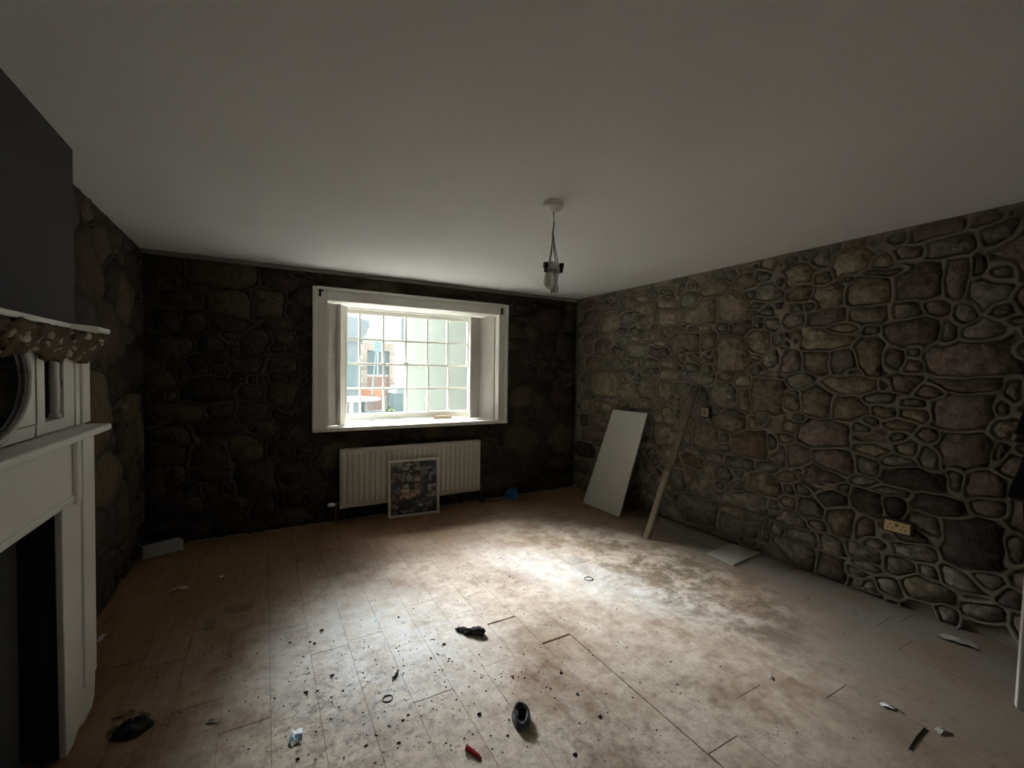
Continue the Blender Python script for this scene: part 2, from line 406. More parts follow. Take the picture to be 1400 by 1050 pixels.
TRACE = {  # zoom origin x, y, scale : stones (centre x, centre y, half width, half height, kind)
 (790,380,7.5): [(120,450,90,95,'p'),(325,470,80,85,'o'),(260,280,60,60,'p'),(385,285,40,40,'t'),(520,265,50,55,'t'),(660,195,55,45,'t'),(695,315,95,60,'t'),(720,455,85,50,'t'),(915,265,100,40,'t'),(935,400,95,75,'t'),(540,165,40,30,'g'),(430,190,40,30,'p'),(100,280,60,45,'p'),(500,430,55,75,'g'),(235,690,70,70,'p'),(110,650,50,90,'p'),(370,600,50,40,'p'),(470,640,60,50,'g'),(595,610,50,40,'t'),(770,600,90,50,'t'),(620,740,90,60,'g'),(390,750,50,40,'p'),(965,870,80,70,'t'),(190,900,80,70,'o'),(300,900,30,50,'g'),(430,890,70,60,'g'),(600,895,40,50,'t'),(740,850,70,50,'g'),(800,180,45,35,'g'),(880,140,35,40,'g'),(1000,110,50,60,'g')],
 (920,350,7.0): [(55,320,50,65,'t'),(185,280,45,45,'t'),(160,420,75,65,'g'),(390,290,130,70,'t'),(280,530,130,110,'t'),(580,490,135,110,'t'),(685,250,95,70,'t'),(560,180,55,55,'g'),(440,165,65,35,'g'),(320,185,35,25,'g'),(960,70,100,60,'t'),(870,190,75,60,'g'),(920,340,100,80,'g'),(1040,240,50,60,'t'),(650,690,95,75,'p'),(800,820,110,95,'t'),(940,520,110,55,'g'),(820,680,45,35,'t'),(980,640,90,60,'g'),(290,690,65,35,'t'),(100,695,30,30,'t'),(30,700,40,35,'t'),(190,700,40,32,'g'),(115,830,140,80,'t'),(335,820,70,70,'t'),(215,945,60,30,'g'),(345,945,35,45,'g'),(480,680,40,40,'g'),(570,935,150,140,'t'),(790,970,50,30,'g'),(980,985,95,75,'g'),(735,370,45,50,'g'),(775,545,35,45,'g'),(1000,790,50,50,'g'),(760,110,70,35,'t')],
 (1060,310,6.5625): [(195,440,165,85,'t'),(230,590,90,65,'t'),(470,620,125,95,'t'),(420,270,80,80,'g'),(690,310,145,105,'t'),(960,320,70,45,'o'),(850,580,185,95,'t'),(830,800,185,80,'o'),(130,845,125,55,'g'),(460,815,150,65,'p'),(330,700,55,40,'g'),(420,460,70,50,'o'),(40,330,40,50,'t'),(640,475,50,30,'p'),(170,290,80,40,'g'),(720,150,100,40,'t'),(200,725,60,45,'g'),(870,930,70,40,'p'),(30,720,50,50,'g'),(960,110,110,60,'g'),(560,180,35,50,'o')],
 (1200,290,5.25): [(300,500,165,100,'p'),(560,480,80,120,'p'),(200,710,95,60,'g'),(430,690,80,50,'p'),(250,870,165,85,'p'),(540,230,190,65,'g'),(250,290,80,40,'p'),(110,190,95,50,'g'),(820,560,140,110,'g'),(900,430,110,70,'d'),(880,150,130,90,'g'),(750,860,130,60,'g'),(620,720,70,60,'g'),(900,710,80,60,'g'),(725,380,40,70,'d')],
 (790,500,7.5): [(270,180,115,110,'o'),(505,265,90,60,'t'),(715,225,95,90,'o'),(900,265,75,85,'t'),(910,95,80,50,'t'),(640,405,75,40,'t'),(770,420,40,50,'t'),(460,400,60,40,'o'),(970,520,85,85,'t'),(870,700,100,80,'t'),(800,550,60,50,'t'),(165,400,45,70,'o'),(300,350,70,30,'g'),(270,430,60,35,'o'),(60,570,40,60,'d'),(200,580,60,50,'p'),(150,700,110,70,'p'),(840,900,50,50,'o'),(90,880,80,70,'d'),(230,790,60,60,'p'),(820,380,40,30,'g'),(700,95,60,30,'t'),(610,110,40,40,'g'),(1000,230,25,50,'t')],
 (920,480,7.0): [(205,140,65,50,'g'),(325,150,50,45,'g'),(785,190,60,45,'g'),(520,245,65,45,'t'),(660,280,70,65,'t'),(910,235,60,25,'t'),(1030,240,40,25,'g'),(480,410,115,100,'g'),(680,470,55,85,'t'),(910,430,135,135,'t'),(280,280,100,40,'g'),(110,240,40,40,'g'),(120,390,50,80,'g'),(540,690,140,75,'t'),(310,820,105,105,'o'),(130,810,55,60,'g'),(500,830,40,45,'t'),(500,915,55,35,'t'),(710,880,150,105,'b'),(750,690,40,60,'t'),(1000,700,85,60,'t'),(400,590,45,40,'g'),(880,640,50,50,'t'),(65,920,40,45,'g'),(200,950,80,35,'g'),(40,620,45,80,'g'),(960,880,40,70,'g'),(600,585,70,25,'g'),(300,420,50,50,'g')],
 (1060,450,6.5625): [(380,90,225,70,'t'),(200,100,45,50,'g'),(370,290,110,85,'t'),(610,280,105,95,'g'),(880,250,130,130,'t'),(110,290,105,80,'p'),(215,460,105,55,'g'),(700,510,210,60,'t'),(155,575,65,25,'t'),(150,665,70,50,'t'),(370,650,120,100,'t'),(670,710,150,90,'o'),(80,860,100,70,'t'),(85,975,70,40,'t'),(410,930,190,100,'p'),(200,800,60,30,'g'),(780,890,70,55,'t'),(970,740,80,60,'o'),(860,1000,130,50,'t'),(700,395,60,25,'g'),(950,900,70,40,'p'),(95,140,40,40,'g')],
 (1200,450,5.25): [(250,270,65,55,'p'),(100,200,80,70,'p'),(260,150,50,40,'p'),(180,390,110,60,'p'),(660,200,260,125,'p'),(620,400,250,50,'p'),(620,590,240,110,'p'),(280,610,100,50,'t'),(640,880,180,120,'p'),(360,765,70,50,'p'),(220,865,80,60,'o'),(140,760,60,40,'g'),(900,580,50,70,'g'),(880,900,60,90,'g'),(60,400,50,40,'t'),(970,450,60,80,'g')],
 (920,600,7.0): [(60,420,75,105,'g'),(150,355,40,65,'t'),(260,440,110,105,'g'),(210,670,215,120,'g'),(600,830,175,90,'g'),(640,570,230,85,'g'),(660,240,120,60,'g'),(920,275,135,45,'g'),(890,445,145,100,'t'),(190,215,100,55,'b'),(40,220,40,50,'b'),(380,180,70,50,'p'),(490,340,90,60,'g'),(800,755,140,38,'g'),(990,840,65,65,'g'),(880,920,50,100,'g'),(990,650,70,60,'g'),(400,910,180,45,'p'),(740,990,110,40,'g'),(690,385,30,50,'g'),(450,460,50,35,'g')],
 (1050,600,6.176): [(240,150,100,90,'p'),(560,190,150,80,'p'),(880,80,130,65,'o'),(280,430,70,50,'g'),(560,500,110,75,'d'),(640,420,60,50,'p'),(830,370,100,40,'g'),(850,530,150,100,'d'),(340,590,110,80,'g'),(180,660,130,85,'g'),(430,720,80,40,'g'),(280,820,120,55,'g'),(640,700,130,100,'t'),(800,760,110,95,'p'),(920,880,130,45,'g'),(550,900,110,65,'g'),(220,960,170,70,'g'),(800,960,150,60,'g'),(460,380,90,28,'p'),(260,265,60,25,'p'),(830,210,100,70,'g')],
 (1200,620,4.2): [(230,150,170,58,'d'),(350,290,130,55,'d'),(560,520,180,110,'d'),(640,170,110,80,'p'),(270,420,90,65,'g'),(90,300,60,55,'d'),(180,560,120,45,'g'),(120,650,80,55,'g'),(270,770,130,55,'o'),(480,730,110,50,'g'),(640,310,90,45,'p'),(450,150,40,55,'g'),(780,560,60,80,'g'),(60,760,70,45,'g'),(640,740,90,50,'g')],
}
rr = Rubble(0.0, YB, 0.0, ZC, 0.0062)       # u = y, v = z on the right wall
_seen = []
for (ox, oy, sc), lst in TRACE.items():
    for (zx, zy, hw, hh, code) in lst:
        px, py = ox+zx/sc, oy+zy/sc
        x = XR
        for _ in range(3):
            c = PX(px, py, x); x = xr_wall(c.y, c.z)
        a = PX(px-hw/sc, py, x); b = PX(px+hw/sc, py, x); t = PX(px, py-hh/sc, x); d = PX(px, py+hh/sc, x)
        HW = abs(a.y-b.y)/2; HH = abs(t.z-d.z)/2
        if c.z < 0.01 or c.z > ZC-0.01 or c.y > YB-0.02: continue
        if any(abs(c.y-q[0]) < 0.55*min(HW,q[2]) and abs(c.z-q[1]) < 0.55*min(HH,q[3]) for q in _seen): continue
        _seen.append((c.y, c.z, HW, HH)); rr.add(c.y, c.z, HW, HH, code)
rr.fill(0.07, 0.15, 'gppg', 2500); rr.fill(0.035, 0.07, 'tgpg', 5000); rr.fill(0.02, 0.04, 'gt', 6000); rr.fill(0.03, 0.09, 'gtp', 6000, 0.95)
wall_right = wall_from(rr, 'wall_right', lambda u,v,h: (xr_wall(u,v)-h*min(1,max(0.25,(ZC-v)/0.07)), u, v), M_MORT, ST,
    'rubble stone wall with raised lime pointing behind the leaning board', 0.013, 0.015, 300,
    score=lambda s: 1.0/(s[0]**2+14))

# window wall
WX0, WX1, WZ0, WZ1 = 0.396, 2.497, 0.926, 2.287
HOLE = (WX0+0.06, WX1-0.06, WZ0-0.012, WZ1-0.06)
rb = Rubble(XL, XR, 0.0, ZC, 0.0068, [HOLE])
TB = {(690,520,6.56): [(165,160,95,85,2),(345,180,70,65,0),(515,165,90,65,1),(485,45,30,40,0),(345,60,75,40,0),(210,300,80,70,0),(325,310,30,50,1),(435,300,60,55,0),(560,280,50,40,1),(380,400,60,50,0),(260,390,40,50,0)],
      (260,370,5.83): [(300,260,160,80,2),(630,270,110,90,2),(810,310,50,60,1),(500,590,100,85,3),(760,540,70,35,0),(880,500,30,30,0),(900,590,40,40,0),(340,630,40,35,0),(480,740,150,60,0),(730,750,130,60,0),(710,430,100,45,0),(150,950,160,80,3),(690,860,60,35,0),(900,660,50,30,0),(920,740,50,30,0),(920,810,50,30,1),(900,870,50,30,0),(740,970,100,70,2),(160,580,90,80,3),(60,750,90,70,0),(480,970,90,50,0),(840,40,60,30,0)]}
for (ox, oy, sc), lst in TB.items():
    for (zx, zy, hw, hh, code) in lst:
        px, py = ox+zx/sc, oy+zy/sc; c = PY(px, py, YB)
        rb.add(c.x, c.z, abs(PY(px+hw/sc,py,YB).x-PY(px-hw/sc,py,YB).x)/2, abs(PY(px,py-hh/sc,YB).z-PY(px,py+hh/sc,YB).z)/2, code)
rb.fill(0.10, 0.16, [0,1,2,3,0], 130); rb.fill(0.065, 0.11, [0,1,0,2,3], 7000); rb.fill(0.03, 0.055, [0,1], 8000, 1.1)
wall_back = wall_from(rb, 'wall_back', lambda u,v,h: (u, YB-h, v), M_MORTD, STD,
    'dark rubble stone wall around the shuttered window', 0.013, 0.009, 300)

# left wall between chimney breast and window wall
rl = Rubble(2.60, YB, 0.0, ZC, 0.010)
rl.fill(0.10, 0.18, [0,1,2,3], 400); rl.fill(0.06, 0.11, [0,1,2], 2500); rl.fill(0.03, 0.06, [0,1,2], 3000)
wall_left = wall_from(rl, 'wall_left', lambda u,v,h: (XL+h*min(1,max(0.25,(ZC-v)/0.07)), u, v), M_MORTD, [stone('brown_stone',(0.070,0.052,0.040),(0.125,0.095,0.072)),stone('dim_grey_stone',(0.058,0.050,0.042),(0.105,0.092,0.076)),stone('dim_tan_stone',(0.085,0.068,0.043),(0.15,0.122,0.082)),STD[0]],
    'strip of brown rubble stone wall beside the fireplace', 0.013, 0.010, 200)

# ------------------------------------------------------------------ other walls, ceiling, floor
b = MB(); b.box(XL-0.3, XL, YF-0.2, 0.80, -0.05, ZC+0.05)
struct(b.build('wall_left_rear', M_PLAST), 'plain plaster side wall behind the fireplace end', 'wall')
b = MB(); b.box(XL-0.3, XR+0.4, YF-0.2, YF, -0.05, ZC+0.05)
struct(b.build('wall_front', M_PLAST), 'plain plaster wall facing the window', 'wall')
b = MB(); b.box(XR, XR+0.4, YF, 0.0, -0.05, ZC+0.05)
struct(b.build('wall_right_rear', M_PLAST), 'plain plaster end of the right wall', 'wall')
b = MB(); b.box(XL-0.35, XR+0.5, YF-0.2, YB+0.02, ZC, ZC+0.2)
struct(b.build('ceiling', M_CEIL), 'plain matt white ceiling', 'ceiling')
b = MB(); b.box(XL-0.35, XR+0.5, YF-0.2, YB+0.02, -0.12, -0.028)
floor = struct(b.build('floor', M_SUB), 'dusty worn wooden board floor', 'floor')
# boards
PW = 0.1883; JO = {4:[2.298,0.55,4.0], 5:[1.99,3.72,-0.2], 3:[1.97,3.305,0.3], 6:[1.087,2.95], 8:[1.22,3.2], 0:[2.52,1.1,3.9], 1:[3.50,1.9,0.2], 2:[2.72,0.9,4.1], 7:[2.35,3.75,0.5]}
WIDE = {(4,2.298),(5,1.99)}
k0 = int(math.floor((XL-0.398)/PW)); k1 = int(math.ceil((XR+0.1-0.398)/PW))
for k in range(k0, k1):
    xa, xb = 0.398+k*PW, 0.398+(k+1)*PW
    xa = max(xa, XL-0.02); xb = min(xb, XR+0.12)
    js = sorted(JO.get(k) or [rnd.uniform(-0.6,0.6)+d for d in (0.6, 2.3, 3.9)])
    ys = [YF] + [j for j in js if YF+0.3 < j < YB-0.2] + [YB+0.01]
    for y0, y1 in zip(ys[:-1], ys[1:]):
        gl = 0.0075 if (k, y0) in WIDE else 0.0018; gh = 0.0075 if (k, y1) in WIDE else 0.0018
        side = 0.0042 if (k in (5,6) and y1 < 2.6) else 0.0008
        lift = rnd.uniform(-0.0012, 0.0)
        q = MB(); q.box(xa+(side if k == 6 else 0.0008), xb-(side if k == 5 else 0.0008), y0+gl, y1-gh, -0.03, lift)
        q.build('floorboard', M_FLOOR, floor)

# chimney breast with fire opening
FY0, FY1 = 0.74, 2.675           # breast
OY0, OY1, OZ = 1.18, 2.235, 0.965  # opening
b = MB()
b.box(XC-0.5, XC, FY0, OY0-0.06, 0, ZC); b.box(XC-0.5, XC, OY1+0.06, FY1, 0, ZC); b.box(XC-0.5, XC, OY0-0.06, OY1+0.06, OZ+0.05, ZC)
struct(b.build('wall_chimney_breast', M_NAVY), 'charcoal painted chimney breast above the white fireplace', 'wall')
b = MB(); b.box(XC-0.5, XC-0.46, OY0-0.07, OY1+0.07, 0, OZ+0.06)
struct(b.build('wall_firebox_back', M_SOOT), 'sooty back of the fire opening', 'wall')
# grey plaster line where the window wall meets the ceiling
b = MB(); b.box(XL, XR, YB-0.035, YB+0.005, ZC-0.036, ZC+0.002)
struct(b.build('trim_1', M_GREYB, bevel=0.01), 'grey plaster edge between window wall and ceiling', 'trim')

# ------------------------------------------------------------------ window
GY = 5.10
wx0, wx1, wz0, wz1 = 0.527, 2.385, 0.948, 2.165        # clear opening inside the architrave
win = bpy.data.objects.new('window_1', None); COL.objects.link(win); win.location = (1.44, YB, wz0); win.matrix_world = Matrix.Translation(win.location)
struct(win, 'white multi-pane sash window set deep in the stone wall', 'window')
for nm, q in (('architrave_side', (WX0, wx0, WZ0+0.0, WZ1)), ('architrave_side', (wx1, WX1, WZ0+0.0, WZ1)), ('architrave_head', (wx0, wx1, wz1, WZ1))):
    b = MB(); b.box(q[0], q[1], YB-0.045, YB+0.04, q[2], q[3]); b.build(nm, M_FRAMEW, win, bevel=0.006)
for q in ((WX0-0.004, WX0+0.03, WZ0+0.0, WZ1), (WX1-0.03, WX1+0.004, WZ0, WZ1), (WX0+0.03, WX1-0.03, WZ1-0.03, WZ1+0.004)):
    b = MB(); b.box(q[0], q[1], YB-0.062, YB-0.04, q[2], q[3]); b.build('architrave_bead', M_FRAMEW, win, bevel=0.006)
b = MB(); b.box(WX0-0.002, WX1+0.002, YB-0.075, GY+0.05, WZ0-0.028, wz0-0.012); b.build('window_sill', M_FRAMEW, win, bevel=0.006)
# splayed reveals and soffit
sx0, sx1 = 0.600, 2.290
b = MB(); b.hexa([(WX0,YB+0.03,WZ0),(wx0,YB+0.03,WZ0),(sx0,GY+0.1,WZ0),(WX0,GY+0.1,WZ0),(WX0,YB+0.03,wz1+0.02),(wx0,YB+0.03,wz1+0.02),(sx0,GY+0.1,wz1+0.02),(WX0,GY+0.1,wz1+0.02)]); b.build('reveal', M_FRAMEW, win)
b = MB(); b.hexa([(wx1,YB+0.03,WZ0),(WX1,YB+0.03,WZ0),(WX1,GY+0.1,WZ0),(sx1,GY+0.1,WZ0),(wx1,YB+0.03,wz1+0.02),(WX1,YB+0.03,wz1+0.02),(WX1,GY+0.1,wz1+0.02),(sx1,GY+0.1,wz1+0.02)]); b.build('reveal', M_FRAMEW, win)
b = MB(); b.box(WX0, WX1, YB+0.03, GY+0.1, wz1+0.015, WZ1); b.build('soffit', M_FRAMEW, win)
# sashes
px0, px1 = 0.663, 2.223; pz = [1.016, 1.2915, 1.567, 1.8425, 2.123]
def sash(name, zlo, zhi, y, rails):
    b = MB()
    b.box(sx0+0.01, px0, y-0.022, y+0.022, zlo-rails[0], zhi+rails[1]); b.box(px1, sx1-0.01, y-0.022, y+0.022, zlo-rails[0], zhi+rails[1])
    b.box(px0, px1, y-0.022, y+0.022, zlo-rails[0], zlo); b.box(px0, px1, y-0.022, y+0.022, zhi, zhi+rails[1])
    return b.build(name, M_FRAMEW, win, bevel=0.004)
lower = sash('lower_sash', pz[0], pz[2]-0.012, GY-0.024, (0.075, 0.024)); upper = sash('upper_sash', pz[2]+0.012, pz[4], GY+0.024, (0.024, 0.05))
pw = (px1-px0)/6
for sh, y, za, zm, zb in ((lower, GY-0.024, pz[0], pz[1], pz[2]-0.012), (upper, GY+0.024, pz[2]+0.012, pz[3], pz[4])):
    for i in range(1,6):
        b = MB(); x = px0+i*pw; b.box(x-0.0105, x+0.0105, y-0.017, y+0.017, za, zb); b.build('glazing_bar', M_FRAMEW, sh)
    b = MB(); b.box(px0, px1, y-0.0165, y+0.0165, zm-0.0105, zm+0.0105); b.build('glazing_bar', M_FRAMEW, sh)
    for i in range(6):
        for z0, z1 in ((za, zm-0.0105), (zm+0.0105, zb)):
            b = MB(); xa = px0+i*pw+(0.0105 if i else 0); xb = px0+(i+1)*pw-(0.0105 if i < 5 else 0)
            b.add([(xa,y,z0),(xb,y,z0),(xb,y,z1),(xa,y,z1)], [(0,1,2,3)]); b.build('pane', M_GLASS, sh)
b = MB(); b.box(1.40, 1.46, GY-0.055, GY-0.02, pz[2]+0.012, pz[2]+0.026); b.box(1.415, 1.43, GY-0.06, GY-0.03, pz[2]+0.02, pz[2]+0.04); b.build('sash_catch', M_SHUT, win)
for q in ((sx0-0.01, sx0+0.03), (sx1-0.03, sx1+0.01)):
    b = MB(); b.box(q[0], q[1], GY-0.07, GY+0.08, WZ0, wz1+0.02); b.build('sash_box', M_FRAMEW, win)
b = MB(); b.box(sx0, sx1, GY-0.06, GY+0.08, pz[4]+0.045, wz1+0.02); b.build('sash_box', M_FRAMEW, win)
# black curtain brackets at the head corners
for x, z, s in ((0.475, 2.225, 1), (2.452, 2.165, -1)):
    p = PY(437.5 if s > 0 else 686, 400 if s > 0 else 426, YB-0.05)
    c = thing('curtain_bracket', (p.x, YB-0.0745, p.z), 'small black iron curtain bracket screwed to the window architrave '+('over the longer shutter panel' if s > 0 else 'beside the folded-out shutter'), 'bracket')
    b = MB(); b.box(p.x-0.010, p.x+0.010, YB-0.072, YB-0.044, p.z-0.035, p.z+0.035); b.build('plate', M_BLACK, c, bevel=0.003)
    b = MB(); b.tube([(p.x,YB-0.068,p.z+0.005),(p.x+0.012*s,YB-0.10,p.z+0.005),(p.x+0.022*s,YB-0.11,p.z+0.02)], 0.006); b.build('hook', M_BLACK, c)
# folding shutters
def leaf(parent, p, q, z0, z1, name='leaf'):
    p = Vector((*p,0)); q = Vector((*q,0)); d = (q-p).normalized(); nn = Vector((-d.y, d.x, 0))
    L = (q-p).length; M = Matrix.Translation((p.x,p.y,0)) @ Matrix(((d.x,nn.x,0,0),(d.y,nn.y,0,0),(0,0,1,0),(0,0,0,1)))
    b = MB(); b.box(0, L, -0.011, 0.011, z0, z1, M); o = b.build(name, M_SHUT, parent, bevel=0.003)
    for s in (-1, 1):
        w = 0.03
        for (a0,a1,c0,c1) in ((0,w,z0,z1),(L-w,L,z0,z1),(w,L-w,z0,z0+0.07),(w,L-w,z1-0.07,z1)):
            b = MB(); b.box(a0,a1,(0.011 if s>0 else -0.015),(0.015 if s>0 else -0.011),c0,c1,M); b.build('panel_moulding', M_SHUT, o)
    return o
sl = thing('window_shutter', (0.53, 4.66, 0.94), 'folded white wooden shutter standing against the splayed reveal, its leaves tucked edge to edge', 'shutter')
leaf(sl, (0.538,4.648), (0.634,4.705), 0.942, 2.150); leaf(sl, (0.640,4.700), (0.735,4.830), 0.942, 2.155)
b = MB(); b.box(0.635,0.66,4.672,4.700,0.942,2.155); b.build('hinge_stile', M_SHUT, sl)
srt = thing('window_shutter', (2.385, 4.66, 0.94), 'folding white shutter opened out into two leaves with a dark gap at the sash', 'shutter')
leaf(srt, (2.382,4.652), (2.288,4.850), 0.942, 2.150); leaf(srt, (2.284,4.858), (2.150,4.832), 0.942, 2.150)
b = MB(); b.box(2.137,2.152,4.815,4.850,0.942,2.155); b.build('hinge_stile', M_FRAMEW, srt)
for z in (1.15, 1.95):
    b = MB(); b.tube([(2.147,4.822,z-0.035),(2.147,4.822,z+0.035)], 0.006); b.build('hinge', M_BLACK, srt)
# things on the sill
p0 = G(594,571.5,0.945); p1 = G(618,571,0.945)
bl = thing('wooden_block', (p0.x, p0.y, 0.937), 'short brown offcut of timber lying on the window sill', 'wood block')
b = MB(); b.box(p0.x, p1.x, p0.y-0.02, p0.y+0.03, 0.936, 0.968); b.build('block', mat('raw_wood',(0.20,0.135,0.06),0.7,noise=(30,(0.28,0.19,0.09),0.3,0.7)), bl, bevel=0.003)
b = MB(); b.box(p0.x+0.01, p1.x-0.01, p0.y-0.0215, p0.y-0.0195, 0.945, 0.960); b.build('paper_label', mat('pale_label',(0.55,0.48,0.33),0.7), bl)
M_PAPER = mat('white_paper', (0.78,0.80,0.82), 0.7)
def scrap(name, loc, size, label, cat, m, group=None, lift=0.02, seed=1, n=5, asp=0.7):
    r = random.Random(seed); b = MB(); vs = []
    ang = r.uniform(0, 6.28); ca, sa = math.cos(ang), math.sin(ang)
    for i in range(n+1):
        for j in range(n+1):
            u = (i/n-0.5)*size*(1+0.25*r.uniform(-1,1)); v = (j/n-0.5)*size*asp*(1+0.25*r.uniform(-1,1))
            vs.append((loc[0]+ca*u-sa*v, loc[1]+sa*u+ca*v, loc[2]+0.001+max(0,lift*(0.25+0.75*r.random())*math.sin(math.pi*(i+0.4)/(n+1)))))
    fs = [(i*(n+1)+j,(i+1)*(n+1)+j,(i+1)*(n+1)+j+1,i*(n+1)+j+1) for i in range(n) for j in range(n)]
    b.add(vs, fs); o = b.build(name, m, smooth=False)
    sd = o.modifiers.new('thickness','SOLIDIFY'); sd.thickness = 0.0012; sd.offset = 1
    set_origin(o, loc)
    return tag(o, label, cat, group)
for i in range(7):
    q = G(483+i*10+rnd.uniform(-3,3), 577.2-i*0.55+rnd.uniform(-1.0,0.8), 0.938)
    scrap('paper_scrap', (q.x,q.y,0.9365), 0.075+0.03*rnd.random(), 'crumpled white paper scrap lying on the window sill', 'paper', M_PAPER, 'paper scraps on the window sill', 0.018, 40+i)

# ------------------------------------------------------------------ outside
M_REND = mat('cream_render', (0.33,0.35,0.325), 0.95, noise=(1.5,(0.37,0.39,0.36),0.3,0.7))
M_WREND = mat('white_render', (0.78,0.77,0.74), 0.95)
M_SLATE = mat('blue_slate', (0.19,0.225,0.26), 0.7, noise=(3,(0.24,0.275,0.31),0.3,0.7))  # outdoor slate, brick and paints lightened to imitate glare haze
M_GROUND = mat('yard_concrete', (0.17,0.17,0.16), 0.95, noise=(2,(0.23,0.225,0.21),0.3,0.7))
M_BRICK = mat('pale_brick', (0.55,0.45,0.39), 0.9, rand=0.15)
M_TEAL = mat('teal_paint', (0.15,0.22,0.24), 0.5)
M_ORANGE = mat('orange_paint', (0.62,0.27,0.15), 0.6)
M_REDD = mat('red_door_paint', (0.42,0.24,0.20), 0.5)
M_LEAF = mat('shrub_leaf', (0.07,0.12,0.035), 0.8, noise=(9,(0.13,0.19,0.06),0.3,0.7))
b = MB(); b.box(-30, 40, GY+0.12, 60, -0.6, -0.35); struct(b.build('yard_ground', M_GROUND), 'concrete yard outside the window', 'ground')
# our own house front, with an unseen upper part added to shade the neighbour's wall
b = MB()
b.box(-8, WX0, YB+0.05, GY+0.12, -0.5, 5.4); b.box(WX1, 10, YB+0.05, GY+0.12, -0.5, 5.4)
b.box(WX0, WX1, YB+0.05, GY+0.12, -0.5, WZ0-0.03); b.box(WX0, WX1, YB+0.05, GY+0.12, WZ1, 5.4)
struct(b.build('wall_outer_front', M_REND), 'outer face of the house around the sash window', 'wall')
b = MB(); b.box(XL-0.4, XL-0.30, YF-0.3, YB+0.1, -0.5, ZC+0.2); b.box(XR+0.42, XR+0.5, YF-0.3, YB+0.1, -0.5, ZC+0.2); b.box(XL-0.4, XR+0.5, YF-0.3, YF-0.2, -0.5, ZC+0.2); b.box(XL-0.4, XR+0.5, YF-0.3, YB+0.1, ZC+0.2, ZC+0.3)
struct(b.build('wall_outer_shell', M_REND), 'outer shell of the house', 'wall')
# neighbour's cream wall close by, raised out of view to trim the floor light
b = MB(); b.hexa([(1.87,6.74,-0.5),(9,6.74,-0.5),(9,13.5,-0.5),(4.3,13.5,-0.5),(1.87,6.74,8.2),(9,6.74,8.2),(9,13.5,8.2),(4.3,13.5,8.2)])
nb = thing('neighbour_wall', (1.87, 6.74, -0.4), 'plain cream rendered house wall close outside the window', 'building')
b.build('wall', M_REND, nb)
b = MB(); b.hexa([(1.7,6.5,8.2),(9.2,6.5,8.2),(9.2,13.2,8.2),(1.7,13.2,8.2),(1.7,9.8,10.5),(9.2,9.8,10.5),(9.2,9.9,10.5),(1.7,9.9,10.5)]); b.build('roof', M_SLATE, nb)
# house across the yard with brick-trimmed doorway
hs = thing('white_house', (4.0, 20, -0.4), 'white rendered house with a brick-edged red doorway across the yard', 'building')
dx0, dx1, dz1 = 3.93, 4.90, 2.36
b = MB(); b.box(-4, dx0, 20, 20.4, -0.5, 6.5); b.box(dx1, 12, 20, 20.4, -0.5, 6.5); b.box(dx0, dx1, 20, 20.4, dz1, 6.5); b.build('wall', M_WREND, hs)
b = MB(); b.box(dx0, dx1, 20.12, 20.2, -0.4, 1.25); dr = b.build('front_door', M_REDD, hs)
for z in (0.05, 0.65):
    b = MB(); b.box(dx0+0.15, dx1-0.15, 20.10, 20.13, z, z+0.5); b.build('door_panel', M_REDD, dr, bevel=0.02)
b = MB(); b.box(dx0, dx1, 20.14, 20.2, 1.25, dz1); b.build('fanlight', M_TEAL, hs)
b = MB(); b.box(dx0, dx1, 20.11, 20.14, 1.22, 1.30); b.box(4.38, 4.44, 20.11, 20.14, 1.3, dz1); b.build('fanlight_bar', M_WREND, hs)
for side in (0, 1):
    for i in range(16):
        w = 0.25 if i % 2 else 0.17
        xa = dx0-w if side == 0 else dx1
        b = MB(); b.box(xa, xa+w, 19.97, 20.02, -0.4+i*0.172, -0.4+i*0.172+0.158); b.build('brick', M_BRICK, hs)
for i in range(11):
    b = MB(); x = dx0-0.22+i*0.128; b.box(x, x+0.115, 19.97, 20.02, dz1+0.01, dz1+0.36); b.build('brick', M_BRICK, hs)
b = MB(); b.box(5.42, 5.75, 19.98, 20.03, 2.9, 4.2); b.build('window', M_SLATE, hs)
b = MB(); b.hexa([(-4.2,19.7,6.4),(12,19.7,6.4),(12,24,6.4),(-4.2,24,6.4),(-4.2,21.8,8.4),(12,21.8,8.4),(12,22,8.4),(-4.2,22,8.4)]); b.build('roof', M_SLATE, hs)
# slate-hung outbuilding
ob = thing('slate_outbuilding', (1.5, 14, -0.4), 'blue-grey slate-hung outbuilding with overhanging roof across the yard', 'building')
b = MB(); b.box(-6, 2.55, 14, 17, -0.5, 2.35); b.build('wall', M_SLATE, ob)
b = MB(); b.prism([(-6,13.9),(2.6,13.9),(2.6,17),(-6,17)], 2.30, 2.36); b.build('eaves', M_SLATE, ob)
b = MB()
b.add([(-6,13.8,3.3),(1.2,13.8,3.25),(2.84,13.8,2.99),(2.60,13.8,2.36),(-6,13.8,2.36),(-6,17,3.3),(1.2,17,3.25),(2.84,17,2.99),(2.60,17,2.36),(-6,17,2.36)],
      [(0,1,2,3,4),(9,8,7,6,5),(0,5,6,1),(1,6,7,2),(2,7,8,3),(3,8,9,4),(4,9,5,0)]); b.build('roof', M_SLATE, ob)
b = MB(); b.box(1.9, 2.35, 13.96, 14.0, 0.9, 1.9); b.build('window', M_TEAL, ob)
